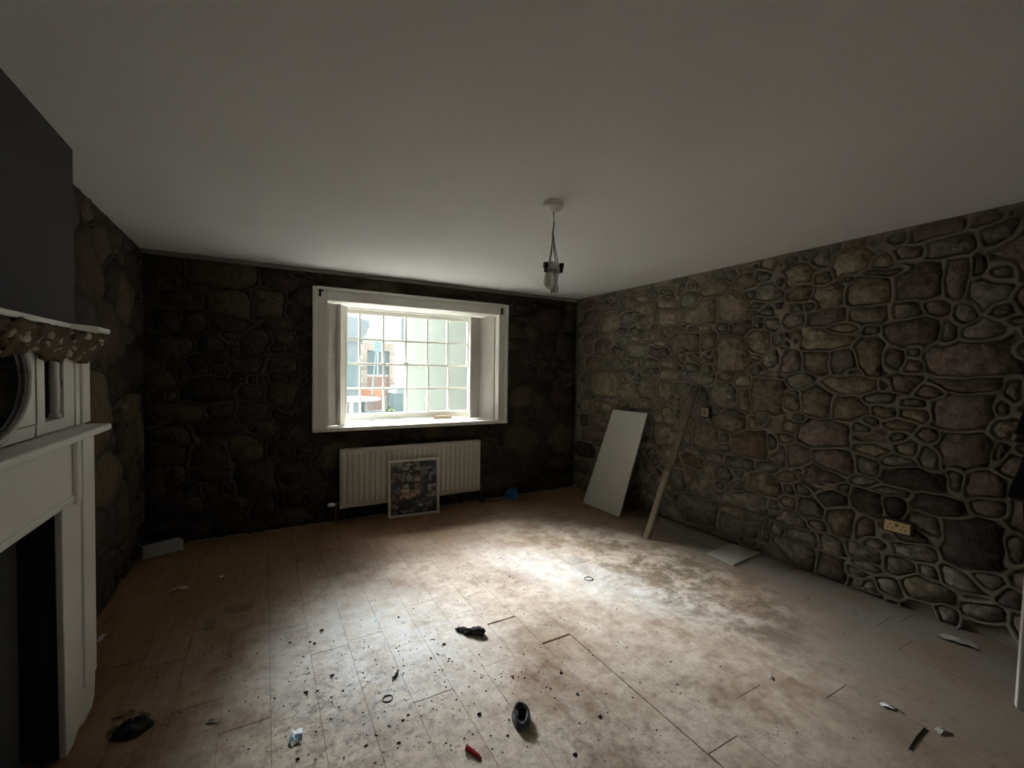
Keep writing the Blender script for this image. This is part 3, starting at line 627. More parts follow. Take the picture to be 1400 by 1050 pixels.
# leaning pole with line
pa = PY(516,463,11.0); pb = PY(506,566,11.0); pc = PY(505,441,13.8)
pt = thing('washing_pole', (pb.x, 11.0, -0.4), 'thin leaning teal washing-line pole in the yard', 'pole')
dirv = (pb-pa); tt = (-0.4-pa.z)/dirv.z; foot = pa+dirv*tt
b = MB(); b.tube([foot, pa], 0.021); b.build('pole', M_TEAL, pt)
b = MB(); b.box(pa.x-0.08, pa.x+0.13, 10.95, 11.05, pa.z-0.32, pa.z-0.08); b.build('pulley_box', M_TEAL, pt)
b = MB(); b.tube([pa, pc], 0.012); b.build('line', M_SLATE, pt)
# orange bench, bin, shrubs, table
bx = thing('orange_bench', (3.1, 15, -0.4), 'low orange painted bench in front of the white house', 'bench')
b = MB(); b.box(2.72, 3.52, 14.9, 15.0, 0.60, 0.86); b.build('backrest', M_ORANGE, bx, bevel=0.02)
b = MB(); b.box(2.72, 3.52, 14.5, 15.0, 0.10, 0.16); b.build('seat', M_TEAL, bx)
for x in (2.76, 3.44):
    b = MB(); b.box(x, x+0.05, 14.52, 14.98, -0.4, 0.65); b.build('leg', M_TEAL, bx)
bn = thing('wheeled_bin', (3.1, 11.5, -0.4), 'dark blue wheeled bin beside the cream wall outside', 'bin')
b = MB(); b.hexa([(2.95,11.3,-0.3),(3.3,11.3,-0.3),(3.3,11.8,-0.3),(2.95,11.8,-0.3),(2.88,11.2,0.9),(3.38,11.2,0.9),(3.38,11.9,0.9),(2.88,11.9,0.9)]); b.build('body', M_TEAL, bn, bevel=0.02)
b = MB(); b.hexa([(2.86,11.15,0.9),(3.4,11.15,0.9),(3.4,11.92,0.9),(2.86,11.92,0.9),(2.95,11.25,1.03),(3.3,11.25,1.03),(3.3,11.9,1.1),(2.95,11.9,1.1)]); b.build('lid', M_SLATE, bn, bevel=0.02)
for x in (2.98, 3.24):
    b = MB(); b.lathe([(0.10,-0.02),(0.10,0.02)], 14, Matrix.Translation((x,11.8,-0.28)) @ Matrix.Rotation(math.pi/2,4,'Y')); b.build('wheel', M_BLACK, bn)
tb = thing('garden_table', (1.8, 10.5, -0.4), 'round white garden table outside near the outbuilding', 'table')
b = MB(); b.lathe([(0.0,0.86),(0.62,0.86),(0.64,0.84),(0.62,0.81),(0.0,0.80)], 28, Matrix.Translation((1.72,10.5,0))); b.build('table_top', M_WREND, tb)
b = MB(); b.lathe([(0.25,-0.36),(0.05,-0.30),(0.04,0.80)], 14, Matrix.Translation((1.72,10.5,0))); b.build('pedestal', M_WREND, tb)
def shrub(x, y, r, h, label, seed):
    q = random.Random(seed); t = thing('garden_shrub', (x,y,-0.35), label, 'shrub')
    b = MB()
    for i in range(240):
        a, e2, rr2 = q.uniform(0,6.28), q.uniform(-0.5,1.5), r*q.uniform(0.4,1)
        c = Vector((x+math.cos(a)*math.cos(e2)*rr2, y+math.sin(a)*math.cos(e2)*rr2, -0.35+h*0.5+math.sin(e2)*h*0.5*q.uniform(.5,1)))
        u = Vector((q.uniform(-1,1),q.uniform(-1,1),q.uniform(-1,1))).normalized()*0.09; v = u.orthogonal().normalized()*0.04
        b.add([c-u,c+v,c+u,c-v],[(0,1,2,3)])
    b.build('foliage', M_LEAF, t)
    b = MB()
    for i in range(4): b.tube([(x+q.uniform(-.05,.05),y,-0.36),(x+q.uniform(-.3,.3)*r,y+q.uniform(-.3,.3)*r,-0.35+h*0.7)],0.015,5)
    b.build('stem', M_BRICK, t)
shrub(2.6, 10.6, 0.32, 0.95, 'leafy green shrub next to the wheeled bin outside', 3)
shrub(1.55, 9.0, 0.35, 0.75, 'low green shrub in front of the white garden table', 5)

# ------------------------------------------------------------------ radiator
M_RAD = mat('radiator_enamel', (0.58,0.545,0.47), 0.45)
RY = 4.50
rt, rbt = PY(465,615,RY), PY(656,671,RY); ra, rz1, rb_, rz0 = rt.x, rt.z, rbt.x, rbt.z
rad = thing('radiator', (ra, YB-0.02, rz0), 'cream steel panel radiator fixed under the window', 'radiator')
nf = 28; pitch = (rb_-ra)/nf; b = MB(); vs = []; zs = [rz0, rz0+0.012, rz0+0.035, rz0+0.055, rz0+0.30, rz1-0.055, rz1-0.035, rz1-0.012, rz1]
am = [0, 0, 0.0, 1, 1, 1, 0.0, 0, 0]; dp = [0.006, 0, 0, 0, 0, 0, 0, 0, 0.006]
prof = [(0.0,0.0),(0.18,0.0),(0.32,1.0),(0.68,1.0),(0.82,0.0)]
us = [(i+p)*pitch for i in range(nf) for p, _ in prof] + [rb_-ra]; hs_ = [h for i in range(nf) for _, h in prof] + [0.0]
for z, a, d in zip(zs, am, dp):
    for u, h in zip(us, hs_): vs.append((ra+u, RY+d+0.012*(1-a*h)-0.012, z))
n = len(us); b.add(vs, [(r*n+i, r*n+i+1, (r+1)*n+i+1, (r+1)*n+i) for r in range(len(zs)-1) for i in range(n-1)])
o = b.build('front_panel', M_RAD, rad); o.modifiers.new('thickness','SOLIDIFY').thickness = -0.004
b = MB(); b.box(ra+0.01, rb_-0.01, RY+0.052, RY+0.062, rz0, rz1-0.01); b.build('rear_panel', M_RAD, rad)
for x in (ra, rb_-0.012):
    b = MB(); b.box(x, x+0.012, RY-0.002, RY+0.064, rz0+0.004, rz1-0.004); b.build('side_cover', M_RAD, rad, bevel=0.004)
b = MB()
for i in range(46):
    x = ra+0.012+i*(rb_-ra-0.024)/46; b.box(x, x+0.02, RY+0.004, RY+0.056, rz1-0.006, rz1-0.002)
b.box(ra+0.01, rb_-0.01, RY, RY+0.008, rz1-0.008, rz1); b.box(ra+0.01, rb_-0.01, RY+0.052, RY+0.062, rz1-0.012, rz1); b.build('top_grille', M_RAD, rad)
for x in (ra+0.25, rb_-0.25):
    b = MB(); b.box(x-0.02, x+0.02, RY+0.06, YB-0.021, rz0+0.08, rz1-0.08); b.build('wall_bracket', M_RAD, rad)
b = MB(); b.tube([(ra+0.005,RY+0.03,rz0+0.045),(ra-0.035,RY+0.03,rz0+0.045)],0.012); b.tube([(ra-0.03,RY+0.03,rz0+0.06),(ra-0.03,RY+0.03,-0.005)],0.0085); b.build('pipe', mat('dull_copper',(0.20,0.14,0.10),0.5,0.6), rad)
v1 = PY(449,695,RY); b = MB(); b.lathe([(0.017,-0.03),(0.019,-0.02),(0.019,0.028),(0.012,0.034)],16, Matrix.Translation((ra-0.075,RY+0.03,rz0+0.045)) @ Matrix.Rotation(math.pi/2,4,'Y')); b.build('valve_knob', M_PAPER, rad, smooth=False)
b = MB(); b.tube([(ra-0.05,RY+0.03,rz0+0.045),(ra-0.028,RY+0.03,rz0+0.045)],0.010); b.build('valve_body', mat('chrome',(0.5,0.5,0.5),0.25,1.0), rad)
b = MB(); b.tube([(rb_-0.005,RY+0.03,rz0+0.045),(rb_+0.04,RY+0.03,rz0+0.045)],0.012); b.tube([(rb_+0.035,RY+0.03,rz0+0.05),(rb_+0.035,RY+0.03,-0.005)],0.0085); b.build('pipe', MATS['dull_copper'], rad)
b = MB(); b.lathe([(0.0,-0.045),(0.035,-0.04),(0.042,0.0),(0.03,0.04),(0.0,0.045)],14, Matrix.Translation((rb_+0.035,RY+0.02,0.05))); b.build('lockshield_cap', M_BLACK, rad, smooth=True)
b = MB(); b.tube([(rb_+0.04,RY+0.05,0.014),(rb_+0.15,4.52,0.012),(2.45,4.50,0.012)],0.010); o = b.build('loose_pipe', MATS['dull_copper']); tag(set_origin(o,(rb_+0.15,4.52,0.0)), 'thin pipe running along the floor from the radiator', 'pipe')

# ------------------------------------------------------------------ framed photo collage leaning on the radiator
A = Vector((1.082,4.418,0.0)); B = Vector((1.610,4.378,0.0)); wv = (B-A); W_ = wv.length; wv.normalize()
H_ = 0.585; back = Vector((-wv.y, wv.x, 0)); back = back if back.y > 0 else -back
lean = (RY-0.014-A.y)/H_*1.0
upv = (Vector((0,0,1)) + back*0.085).normalized(); nrm = wv.cross(upv).normalized()
if nrm.y > 0: nrm = -nrm
PM = Matrix((( wv.x,upv.x,nrm.x,A.x),(wv.y,upv.y,nrm.y,A.y),(wv.z,upv.z,nrm.z,0.003),(0,0,0,1)))
pf = thing('picture_frame', A, 'white framed square collage of dark photographs leaning against the radiator', 'picture frame')
fw = 0.026
M_PF = mat('frame_white', (0.66,0.62,0.55), 0.5)
for nm, q in (('frame_rail',(0,W_,0,fw)),('frame_rail',(0,W_,H_-fw,H_)),('frame_stile',(0,fw,fw,H_-fw)),('frame_stile',(W_-fw,W_,fw,H_-fw))):
    b = MB(); b.box(q[0],q[1],q[2],q[3],-0.016,0.006,PM); b.build(nm, M_PF, pf, bevel=0.003)
b = MB(); b.box(fw-0.004,W_-fw+0.004,fw-0.004,H_-fw+0.004,-0.014,-0.006,PM); bk = b.build('backing', mat('print_black',(0.012,0.012,0.014),0.35), pf)
def photo_mat(i, c1, c2):
    c1 = tuple(min(0.8,v*1.2) for v in c1); c2 = tuple(min(0.8,v*3.2) for v in c2)
    m = mat('photo_%d' % i, c1, 0.4, noise=(10+3*(i%5), c2, 0.46, 0.62)); return m
PH = [(0,0,.27,.16,(.02,.02,.02),(.10,.09,.07)),(.27,.02,.24,.14,(.03,.03,.02),(.14,.14,.12)),(.5,0,.5,.18,(.025,.027,.025),(.11,.12,.11)),(0,.17,.22,.24,(.015,.012,.012),(.12,.08,.07)),
      (.23,.17,.24,.34,(.012,.012,.012),(.10,.10,.095)),(.47,.18,.17,.22,(.02,.016,.014),(.14,.10,.09)),(.65,.18,.18,.24,(.015,.016,.015),(.05,.055,.05)),(.83,.18,.17,.26,(.008,.008,.012),(.11,.10,.13)),
      (0,.42,.2,.14,(.03,.04,.055),(.07,.09,.11)),(0,.57,.2,.2,(.03,.02,.015),(.07,.05,.04)),(.2,.52,.2,.25,(.03,.02,.012),(.20,.15,.09)),(.41,.42,.22,.33,(.015,.013,.012),(.12,.08,.06)),
      (.64,.43,.15,.32,(.012,.012,.018),(.06,.055,.06)),(.80,.46,.2,.26,(.05,.04,.035),(.13,.12,.11)),(0,.78,.16,.22,(.02,.02,.022),(.09,.09,.10)),(.17,.78,.33,.2,(.008,.008,.010),(.03,.03,.04)),
      (.51,.74,.27,.14,(.04,.05,.055),(.13,.15,.16)),(.79,.73,.21,.27,(.01,.01,.012),(.05,.05,.055)),(.51,.89,.27,.11,(.012,.012,.016),(.05,.06,.07)),(.20,.93,.28,.05,(.10,.10,.10),(.22,.22,.22))]
iw, ih = W_-2*fw, H_-2*fw
for i, (x, y, w, h, c1, c2) in enumerate(PH):
    b = MB(); x0 = fw+x*iw; x1 = fw+(x+w)*iw-0.002; y1 = H_-fw-y*ih; y0 = H_-fw-(y+h)*ih+0.002
    b.box(x0,x1,y0,y1,-0.007,-0.0045,PM); b.build('photo', photo_mat(i,c1,c2), bk)

# ------------------------------------------------------------------ white board, timber batten, floor panel
wb = [Vector((3.216,3.989,0.0)), Vector((3.226,3.408,0.0)), PX(885,565,3.512), PX(838,560,3.512)]
b = MB(); b.slab([wb[0],wb[1],wb[2],wb[3]], (wb[1]-wb[0]).cross(wb[3]-wb[0])*(1 if (wb[1]-wb[0]).cross(wb[3]-wb[0]).x > 0 else -1), 0.014)
o = b.build('white_board', mat('melamine_white',(0.56,0.545,0.50),0.42,noise=(3,(0.62,0.605,0.56),0.3,0.7)), bevel=0.002); set_origin(o, wb[1]); tag(o, 'tall white melamine board leaning on the stone wall', 'board')
f0 = Vector((3.036,2.845,0.0)); t0 = PX(951,528,3.535)
ax = (t0-f0).normalized(); sd_ = Vector((0.42,-1,0)); sd_ = (sd_-ax*sd_.dot(ax)).normalized(); th = ax.cross(sd_).normalized()
bt = thing('timber_batten', f0, 'long rough timber batten leaning on the stone wall beside the white board', 'timber')
M_BAT = mat('weathered_timber', (0.125,0.105,0.078), 0.85, noise=(14,(0.19,0.165,0.125),0.3,0.7), bump=(60,0.3,0.003)); M_BAT2 = mat('cleaner_timber', (0.26,0.225,0.16), 0.8, noise=(14,(0.32,0.28,0.20),0.3,0.7))
L = (t0-f0).length
def bar(s0, s1, w0, w1, d0, d1):
    q = MB(); c = lambda s, w, d: f0 + ax*s + sd_*w + th*d
    return q.hexa([c(s0,w0,d0),c(s0,w1,d0),c(s0,w1,d1),c(s0,w0,d1),c(s1,w0,d0),c(s1,w1,d0),c(s1,w1,d1),c(s1,w0,d1)])
bar(0.02, L, -0.030, 0.030, -0.012, 0.012).build('upper_length', M_BAT, bt, bevel=0.002)
bar(0.0, L*0.43, -0.028, 0.016, -0.020, -0.0115).build('planed_strip', M_BAT2, bt, bevel=0.001)
bar(0.0, L*0.43, -0.028, 0.016, 0.0115, 0.020).build('planed_strip', M_BAT2, bt, bevel=0.001)
# square offcut lying on the floor
fp = [G(967,756,0.01), G(1003,772.5,0.01), G(1040,756,0.01), G(1000,743,0.01)]
b = MB(); b.slab([(p.x,p.y,0.0005) for p in fp], (0,0,1), 0.012); o = b.build('floor_panel', mat('dusty_panel',(0.36,0.34,0.30),0.8,noise=(6,(0.42,0.40,0.36),0.3,0.7)), bevel=0.001); set_origin(o, (fp[0].x,fp[0].y,0)); tag(o, 'small square grey panel lying on the floor by the stone wall', 'panel')

# ------------------------------------------------------------------ sockets on the stone wall
M_BRASS = mat('worn_brass', (0.42,0.33,0.15), 0.42, 0.75, noise=(40,(0.50,0.42,0.24),0.35,0.65))
yy0, yy1, zz0, zz1 = 1.158, 1.294, 0.496, 0.566
xs = xr_wall(1.22,0.53)-0.036
so = thing('double_socket', (xs+0.02,1.226,0.53), 'brass double power socket low on the stone wall', 'socket')
b = MB(); b.box(xs-0.002, xs+0.05, yy0-0.012, yy1+0.012, zz0-0.010, zz1+0.010); b.build('back_box', mat('dark_box',(0.035,0.03,0.025),0.8), so, bevel=0.003)
b = MB(); b.box(xs-0.009, xs-0.001, yy0, yy1, zz0, zz1); pt_ = b.build('face_plate', M_BRASS, so, bevel=0.003)
for yc in (1.262, 1.192):
    for dy, dz in ((0,0.012),(-0.011,-0.010),(0.011,-0.010)):
        b = MB(); b.box(xs-0.0105, xs-0.0085, yc+dy-0.003, yc+dy+0.003, 0.53+dz-0.005, 0.53+dz+0.005); b.build('pin_hole', M_BLACK, pt_)
b = MB(); b.box(xs-0.013, xs-0.008, 1.218, 1.236, 0.535, 0.552); b.build('switch_rocker', mat('brown_plastic',(0.08,0.05,0.03),0.4), pt_)
xs = xr_wall(2.66,1.155)-0.034
sw = thing('wall_switch', (xs+0.02,2.66,1.155), 'small cream switch plate on the stone wall beside the batten', 'switch')
b = MB(); b.box(xs-0.002, xs+0.04, 2.612, 2.702, 1.102, 1.206); b.build('back_box', MATS['dark_box'], sw)
b = MB(); b.box(xs-0.010, xs-0.001, 2.622, 2.694, 1.113, 1.195); pp = b.build('face_plate', mat('aged_cream_plastic',(0.42,0.37,0.22),0.5), sw, bevel=0.003)
b = MB(); b.box(xs-0.015, xs-0.009, 2.650, 2.668, 1.138, 1.170); b.build('rocker', mat('brown_bakelite',(0.20,0.16,0.09),0.5), pp)

# ------------------------------------------------------------------ pendant lamp
RX, RYY = 1.412, 2.06
M_PVC = mat('white_pvc', (0.88,0.87,0.85), 0.4); M_CORD = mat('grey_flex', (0.30,0.29,0.27), 0.6)
pe = thing('pendant_lamp', (RX,RYY,ZC), 'bare pendant light hanging from a white ceiling rose with taped bulbs', 'lamp')
b = MB(); b.lathe([(0.0,ZC-0.052),(0.020,ZC-0.050),(0.044,ZC-0.040),(0.056,ZC-0.030),(0.058,ZC-0.012),(0.052,ZC+0.001)], 28, Matrix.Translation((RX,RYY,0))); b.build('ceiling_rose', M_PVC, pe, smooth=False)
b = MB(); b.tube([(RX,RYY,ZC-0.05),(RX+0.004,RYY,2.33),(RX-0.004,RYY,2.27)],0.0045); b.build('flex', M_CORD, pe)
for dx, dy in ((-0.026,0.0),(-0.006,0.012),(0.022,0.0),(0.034,-0.01)):
    b = MB(); b.tube([(RX-0.002,RYY,2.31),(RX+dx*0.25,RYY+dy*0.3,2.22),(RX+dx*0.8,RYY+dy,2.135),(RX+dx,RYY+dy,2.10)],0.0025,6); b.build('wire', M_CORD, pe)
b = MB(); b.lathe([(0.0,2.125),(0.017,2.122),(0.022,2.10),(0.022,2.055),(0.0,2.05)],18,Matrix.Translation((RX-0.012,RYY,0))); b.build('lamp_holder', M_PVC, pe, smooth=False)
b = MB(); b.lathe([(0.0,2.115),(0.014,2.112),(0.018,2.09),(0.018,2.055),(0.0,2.05)],18,Matrix.Translation((RX+0.026,RYY-0.01,0))); b.build('lamp_holder', M_PVC, pe, smooth=False)
for dx in (-0.047, 0.040):
    b = MB(); yk = RYY+(0.0 if dx < 0 else -0.030); b.box(RX+dx-0.010, RX+dx+0.010, yk-0.012, yk+0.012, 2.085, 2.115); b.box(RX+dx*0.95-0.008, RX+dx*0.95+0.008, yk-0.009, yk+0.009, 2.062, 2.0855); b.build('clip', M_BLACK, pe, bevel=0.003)
M_BULB = mat('frosted_bulb', (0.93,0.92,0.88), 0.3, trans=0.55)
b = MB(); b.lathe([(0.0,1.965),(0.014,1.970),(0.027,1.985),(0.032,2.01),(0.028,2.04),(0.020,2.062)],20,Matrix.Translation((RX-0.022,RYY,0))); b.build('bulb', M_BULB, pe, smooth=True)
b = MB()
for k in range(3):
    a = k*2.1; x = RX+0.018+0.014*math.cos(a); y = RYY+0.014*math.sin(a)
    b.tube([(x,y,2.055),(x,y,1.975),(x+0.004*math.cos(a+2.5),y+0.004*math.sin(a+2.5),1.950)],0.0115,10)
b.build('tube_bulb', M_BULB, pe, smooth=True)
b = MB(); b.lathe([(0.046,2.078),(0.048,2.072),(0.046,2.066)],20,Matrix.Translation((RX-0.004,RYY,0)) @ Matrix.Diagonal((1,0.6,1,1))); b.build('tape', M_CORD, pe)

# ------------------------------------------------------------------ fireplace surround
SY0, SY1 = 0.86, 2.548
sc_y = (SY0+SY1)/2
fs_ = thing('fireplace_surround', (XC, sc_y, 0), 'white painted wooden fireplace surround with mirrored overmantel', 'fireplace')
T0 = XC-0.005
def side(mir, y0, y1): return (y0, y1) if not mir else (2*sc_y-y1, 2*sc_y-y0)
for mir in (0, 1):
    # pilaster, worn away at its foot
    y0, y1 = side(mir, 2.235, SY1+0.03)
    b = MB()
    if not mir: poly = [(2.235,0.985),(2.250,0.004),(2.33,0.004),(2.36,0.022),(2.385,0.024),(2.44,0.006),(2.53,0.008),(2.566,0.035),(2.580,0.11),(2.548,1.235),(2.40,1.235),(2.40,0.985)]
    else: poly = [(y1,0.985),(y1,0.0),(y0,0.0),(y0+0.02,1.235),(y0+0.18,1.235),(y0+0.18,0.985)]
    n_ = len(poly); b.add([(XS,y,z) for y,z in poly]+[(XS-0.022,y,z) for y,z in poly], [tuple(range(n_)), tuple(range(2*n_-1,n_-1,-1))]+[(i,n_+i,n_+(i+1)%n_,(i+1)%n_) for i in range(n_)])
    b.build('pilaster', M_FIREW, fs_, bevel=0.004)
    y0, y1 = side(mir, 2.262, 2.535); b = MB(); b.box(T0, XS-0.021, y0, y1, 0.0, 1.23); b.build('dark_return', mat('charcoal_return',(0.035,0.034,0.038),0.7), fs_)
    y0, y1 = side(mir, 2.352, 2.395); b = MB(); b.box(XS-0.004, XS+0.014, y0, y1, 0.95, 1.225); b.build('pilaster_bead', M_FIREW, fs_, bevel=0.006)
    y0, y1 = side(mir, 2.425, 2.562); b = MB(); b.box(XS-0.004, XS+0.010, y0, y1, 0.16, 1.22); b.build('pilaster_strip', M_FIREW, fs_, bevel=0.003)
    # overmantel post with bead
    y0, y1 = side(mir, 2.385, 2.548); b = MB(); b.box(T0, XS+0.002, y0, y1, 1.262, 1.64); b.build('overmantel_post', M_FIREW, fs_, bevel=0.003)
    y0, y1 = side(mir, 2.425, 2.447); b = MB(); b.box(XS, XS+0.012, y0, y1, 1.262, 1.60); b.build('post_bead', M_FIREW, fs_, bevel=0.005)
    # niche beside the mirror
    for (a, c) in ((2.055,2.118),(2.285,2.386)):
        y0, y1 = side(mir, a, c); b = MB(); b.box(XS-0.018, XS-0.004, y0, y1, 1.262, 1.63); b.build('niche_stile', M_FIREW, fs_, bevel=0.002)
    y0, y1 = side(mir, 2.117, 2.286)
    for za, zb in ((1.262,1.303),(1.555,1.63)):
        b = MB(); b.box(T0, XS-0.004, y0, y1, za, zb); b.build('niche_rail', M_FIREW, fs_)
    yc = 2.236 if not mir else 2*sc_y-2.236
    b = MB(); b.lathe([(0.018,1.303),(0.018,1.316),(0.013,1.325),(0.0145,1.43),(0.013,1.535),(0.018,1.545),(0.018,1.556)],16,Matrix.Translation((XS-0.016,yc,0))); b.build('column', M_FIREW, fs_, smooth=True)
    y0, y1 = side(mir, 2.288, 2.296); b = MB(); b.box(T0+0.006, XS-0.018, y0, y1, 1.262, 1.63); b.build('niche_side', mat('niche_dark',(0.022,0.022,0.026),0.7), fs_)
    y0, y1 = side(mir, 2.2765, 2.2815); b = MB(); b.box(XS-0.012, XS-0.008, y0, y1, 1.42, 1.45); b.build('chrome_catch', mat('chrome',(0.5,0.5,0.5),0.25,1.0), fs_)
# centre panel with oval mirror
my, mz, ma, mb = sc_y, 1.455, 1.999-sc_y, 0.185
pL, pR = 2*sc_y-2.056, 2.056
b = MB(); N = 48; outer = []; inner = []
for k in range(N):
    a = 2*math.pi*k/N; ca, sa = math.cos(a), math.sin(a)
    inner.append((my+ma*ca, mz+mb*sa))
    s = min((pR-my)/abs(ca) if abs(ca) > 1e-6 else 9, ((1.63-mz) if sa > 0 else (mz-1.262))/abs(sa) if abs(sa) > 1e-6 else 9)
    outer.append((my+ca*s, mz+sa*s))
ring = lambda x, pts: [(x,y,z) for y,z in pts]
inner = [(y, min(z,1.625)) for y, z in inner]
b.add(ring(XS-0.006,outer)+ring(XS-0.006,inner)+ring(XS-0.012,inner), [(k,(k+1)%N,N+(k+1)%N,N+k) for k in range(N)]+[(N+k,N+(k+1)%N,2*N+(k+1)%N,2*N+k) for k in range(N)])
b.build('mirror_panel', M_FIREW, fs_)
b = MB(); b.tube([(XS-0.002, my+(ma+0.004)*math.cos(2*math.pi*k/N), min(mz+(mb+0.004)*math.sin(2*math.pi*k/N),1.622)) for k in range(N)], 0.0075, 8, closed=True); b.build('mirror_bead', M_FIREW, fs_, smooth=True)
b = MB(); b.tube([(XS-0.004, my+(ma+0.015)*math.cos(2*math.pi*k/N), min(mz+(mb+0.015)*math.sin(2*math.pi*k/N),1.624)) for k in range(N)], 0.0028, 6, closed=True); b.build('mirror_black_line', M_BLACK, fs_)  # black line round the mirror bead
b = MB(); b.box(XS-0.016, XS-0.0115, pL+0.005, pR-0.005, 1.264, 1.63); b.build('mirror', mat('darkened_mirror',(0.20,0.20,0.22),0.06,1.0), fs_)  # glass tinted dark to imitate reflecting a dim room
for y in (pL-0.001, pR-0.004):
    b = MB(); b.box(XS-0.0055, XS-0.0035, y, y+0.004, 1.305, 1.60); b.build('panel_groove', M_GREYB, fs_)
b = MB(); b.box(XS-0.0055, XS-0.0035, pL, pR, 1.301, 1.3045); b.build('panel_groove', M_GREYB, fs_)
b = MB(); b.box(T0, T0+0.006, SY0+0.04, SY1-0.04, 1.262, 1.64); b.build('overmantel_back', mat('niche_dark',(0.022,0.022,0.026),0.7), fs_)
# mantel shelf
b = MB(); b.prism([(T0,2*sc_y-2.505),(-0.578,2*sc_y-2.505),(-0.578,2.505),(T0,2.505)], 1.228, 1.256); b.build('mantel_shelf', M_FIREW, fs_, bevel=0.008, segs=3)
b = MB(); b.box(T0, XS+0.008, 2*sc_y-2.40, 2.40, 1.205, 1.230); b.build('shelf_moulding', M_FIREW, fs_, bevel=0.008)
# frieze and lintel bead
b = MB(); b.box(T0, XS-0.004, 2*sc_y-2.402, 2.402, 0.985, 1.23); b.build('frieze', M_FIREW, fs_)
b = MB(); b.box(T0, XS+0.004, 2*sc_y-2.36, 2.36, 0.962, 0.988); b.build('lintel_bead', M_FIREW, fs_, bevel=0.006)
# top shelf, broken forward at its end
y_ = lambda y: 2*sc_y-y
tp = [(T0,y_(2.40)),(-0.556,y_(2.40)),(-0.553,y_(2.24)),(-0.606,y_(2.15)),(-0.606,2.15),(-0.553,2.24),(-0.556,2.40),(T0,2.40)]
b = MB(); b.prism(tp, 1.633, 1.652); b.build('top_shelf', M_FIREW, fs_, bevel=0.004)
# carved garland frieze under the top shelf, bare brown wood with flaking white leaves
M_CARV = mat('bare_brown_carving', (0.060,0.036,0.014), 0.8, noise=(22,(0.11,0.068,0.030),0.3,0.7), bump=(50,0.8,0.01))
M_FLAK = mat('flaking_white_paint', (0.55,0.49,0.40), 0.75, noise=(30,(0.26,0.185,0.115),0.50,0.70))
b = MB(); ny, nz = 120, 8; vs = []
for i in range(ny+1):
    y = y_(2.53)+(2.53-y_(2.53))*i/ny
    lo = 1.535+0.018*math.sin(y*23)+0.010*math.sin(y*51+1)+(0.02 if abs(y-sc_y) < 0.25 else 0)
    for j in range(nz+1):
        t = j/nz; z = lo+(1.634-lo)*t
        vs.append((XS+0.004+0.042*t**1.3+0.010*math.sin(y*60+z*90)*math.sin(z*130+y*17)+(0.0 if 0 < j else -0.004), y, z))
b.add(vs, [(i*(nz+1)+j,(i+1)*(nz+1)+j,(i+1)*(nz+1)+j+1,i*(nz+1)+j+1) for i in range(ny) for j in range(nz)])
cf = b.build('carved_frieze', M_CARV, fs_, smooth=True); cf.modifiers.new('thickness','SOLIDIFY').thickness = 0.02
rl_ = random.Random(21)
for i in range(64):
    y = y_(2.52)+(2.52-y_(2.52))*(i+rl_.random())/64; t = rl_.random(); z = 1.535+0.085*t; x = XS+0.016+0.044*t**1.3
    ang = rl_.uniform(0,math.pi); Lf = rl_.uniform(0.016,0.034); Wf = Lf*rl_.uniform(0.3,0.5)
    ca, sa = math.cos(ang), math.sin(ang); b = MB(); vs = []
    for (u, v, h) in ((-1,0,0),(-0.4,0.8,.002),(0.35,0.9,.003),(1,0,0),(0.35,-0.9,.003),(-0.4,-0.8,.002),(0,0,0.010)):
        uu, vv = u*Lf, v*Wf; vs.append((x+h, y+ca*uu-sa*vv, z+sa*uu+ca*vv))
    vs += [(p[0]-0.014,p[1],p[2]) for p in vs[:6]]
    b.add(vs, [(k,(k+1)%6,6) for k in range(6)]+[(k,7+k,7+(k+1)%6,(k+1)%6) for k in range(6)]); b.build('carved_leaf', M_FLAK if i % 5 else M_CARV, cf)
# iron register plate inside the opening
gr = thing('iron_register', (XC-0.1, sc_y, 0), 'dark cast-iron register plate and hob inside the fire opening', 'fire grate')
b = MB(); b.box(XC-0.06, XC-0.03, OY0-0.06, OY1-0.14, 0.30, OZ+0.05); b.build('back_plate', M_SOOT, gr, bevel=0.005)
b = MB(); b.box(XC-0.07, XC-0.016, OY1-0.25, OY1-0.05, 0.0, OZ+0.05); b.build('cheek', M_SOOT, gr, bevel=0.02)
b = MB(); b.box(XC-0.07, XC-0.016, OY0+0.05, OY0+0.25, 0.0, OZ+0.05); b.build('cheek', M_SOOT, gr, bevel=0.02)
b = MB(); b.box(XC-0.40, XC-0.016, OY0+0.25, OY1-0.25, 0.30, 0.335); b.build('hob_shelf', M_SOOT, gr, bevel=0.006)
for i in range(5):
    b = MB(); y = OY0+0.30+i*0.11; b.tube([(XC-0.03,y,0.0),(XC-0.03,y,0.30)],0.008); b.build('bar', M_SOOT, gr)

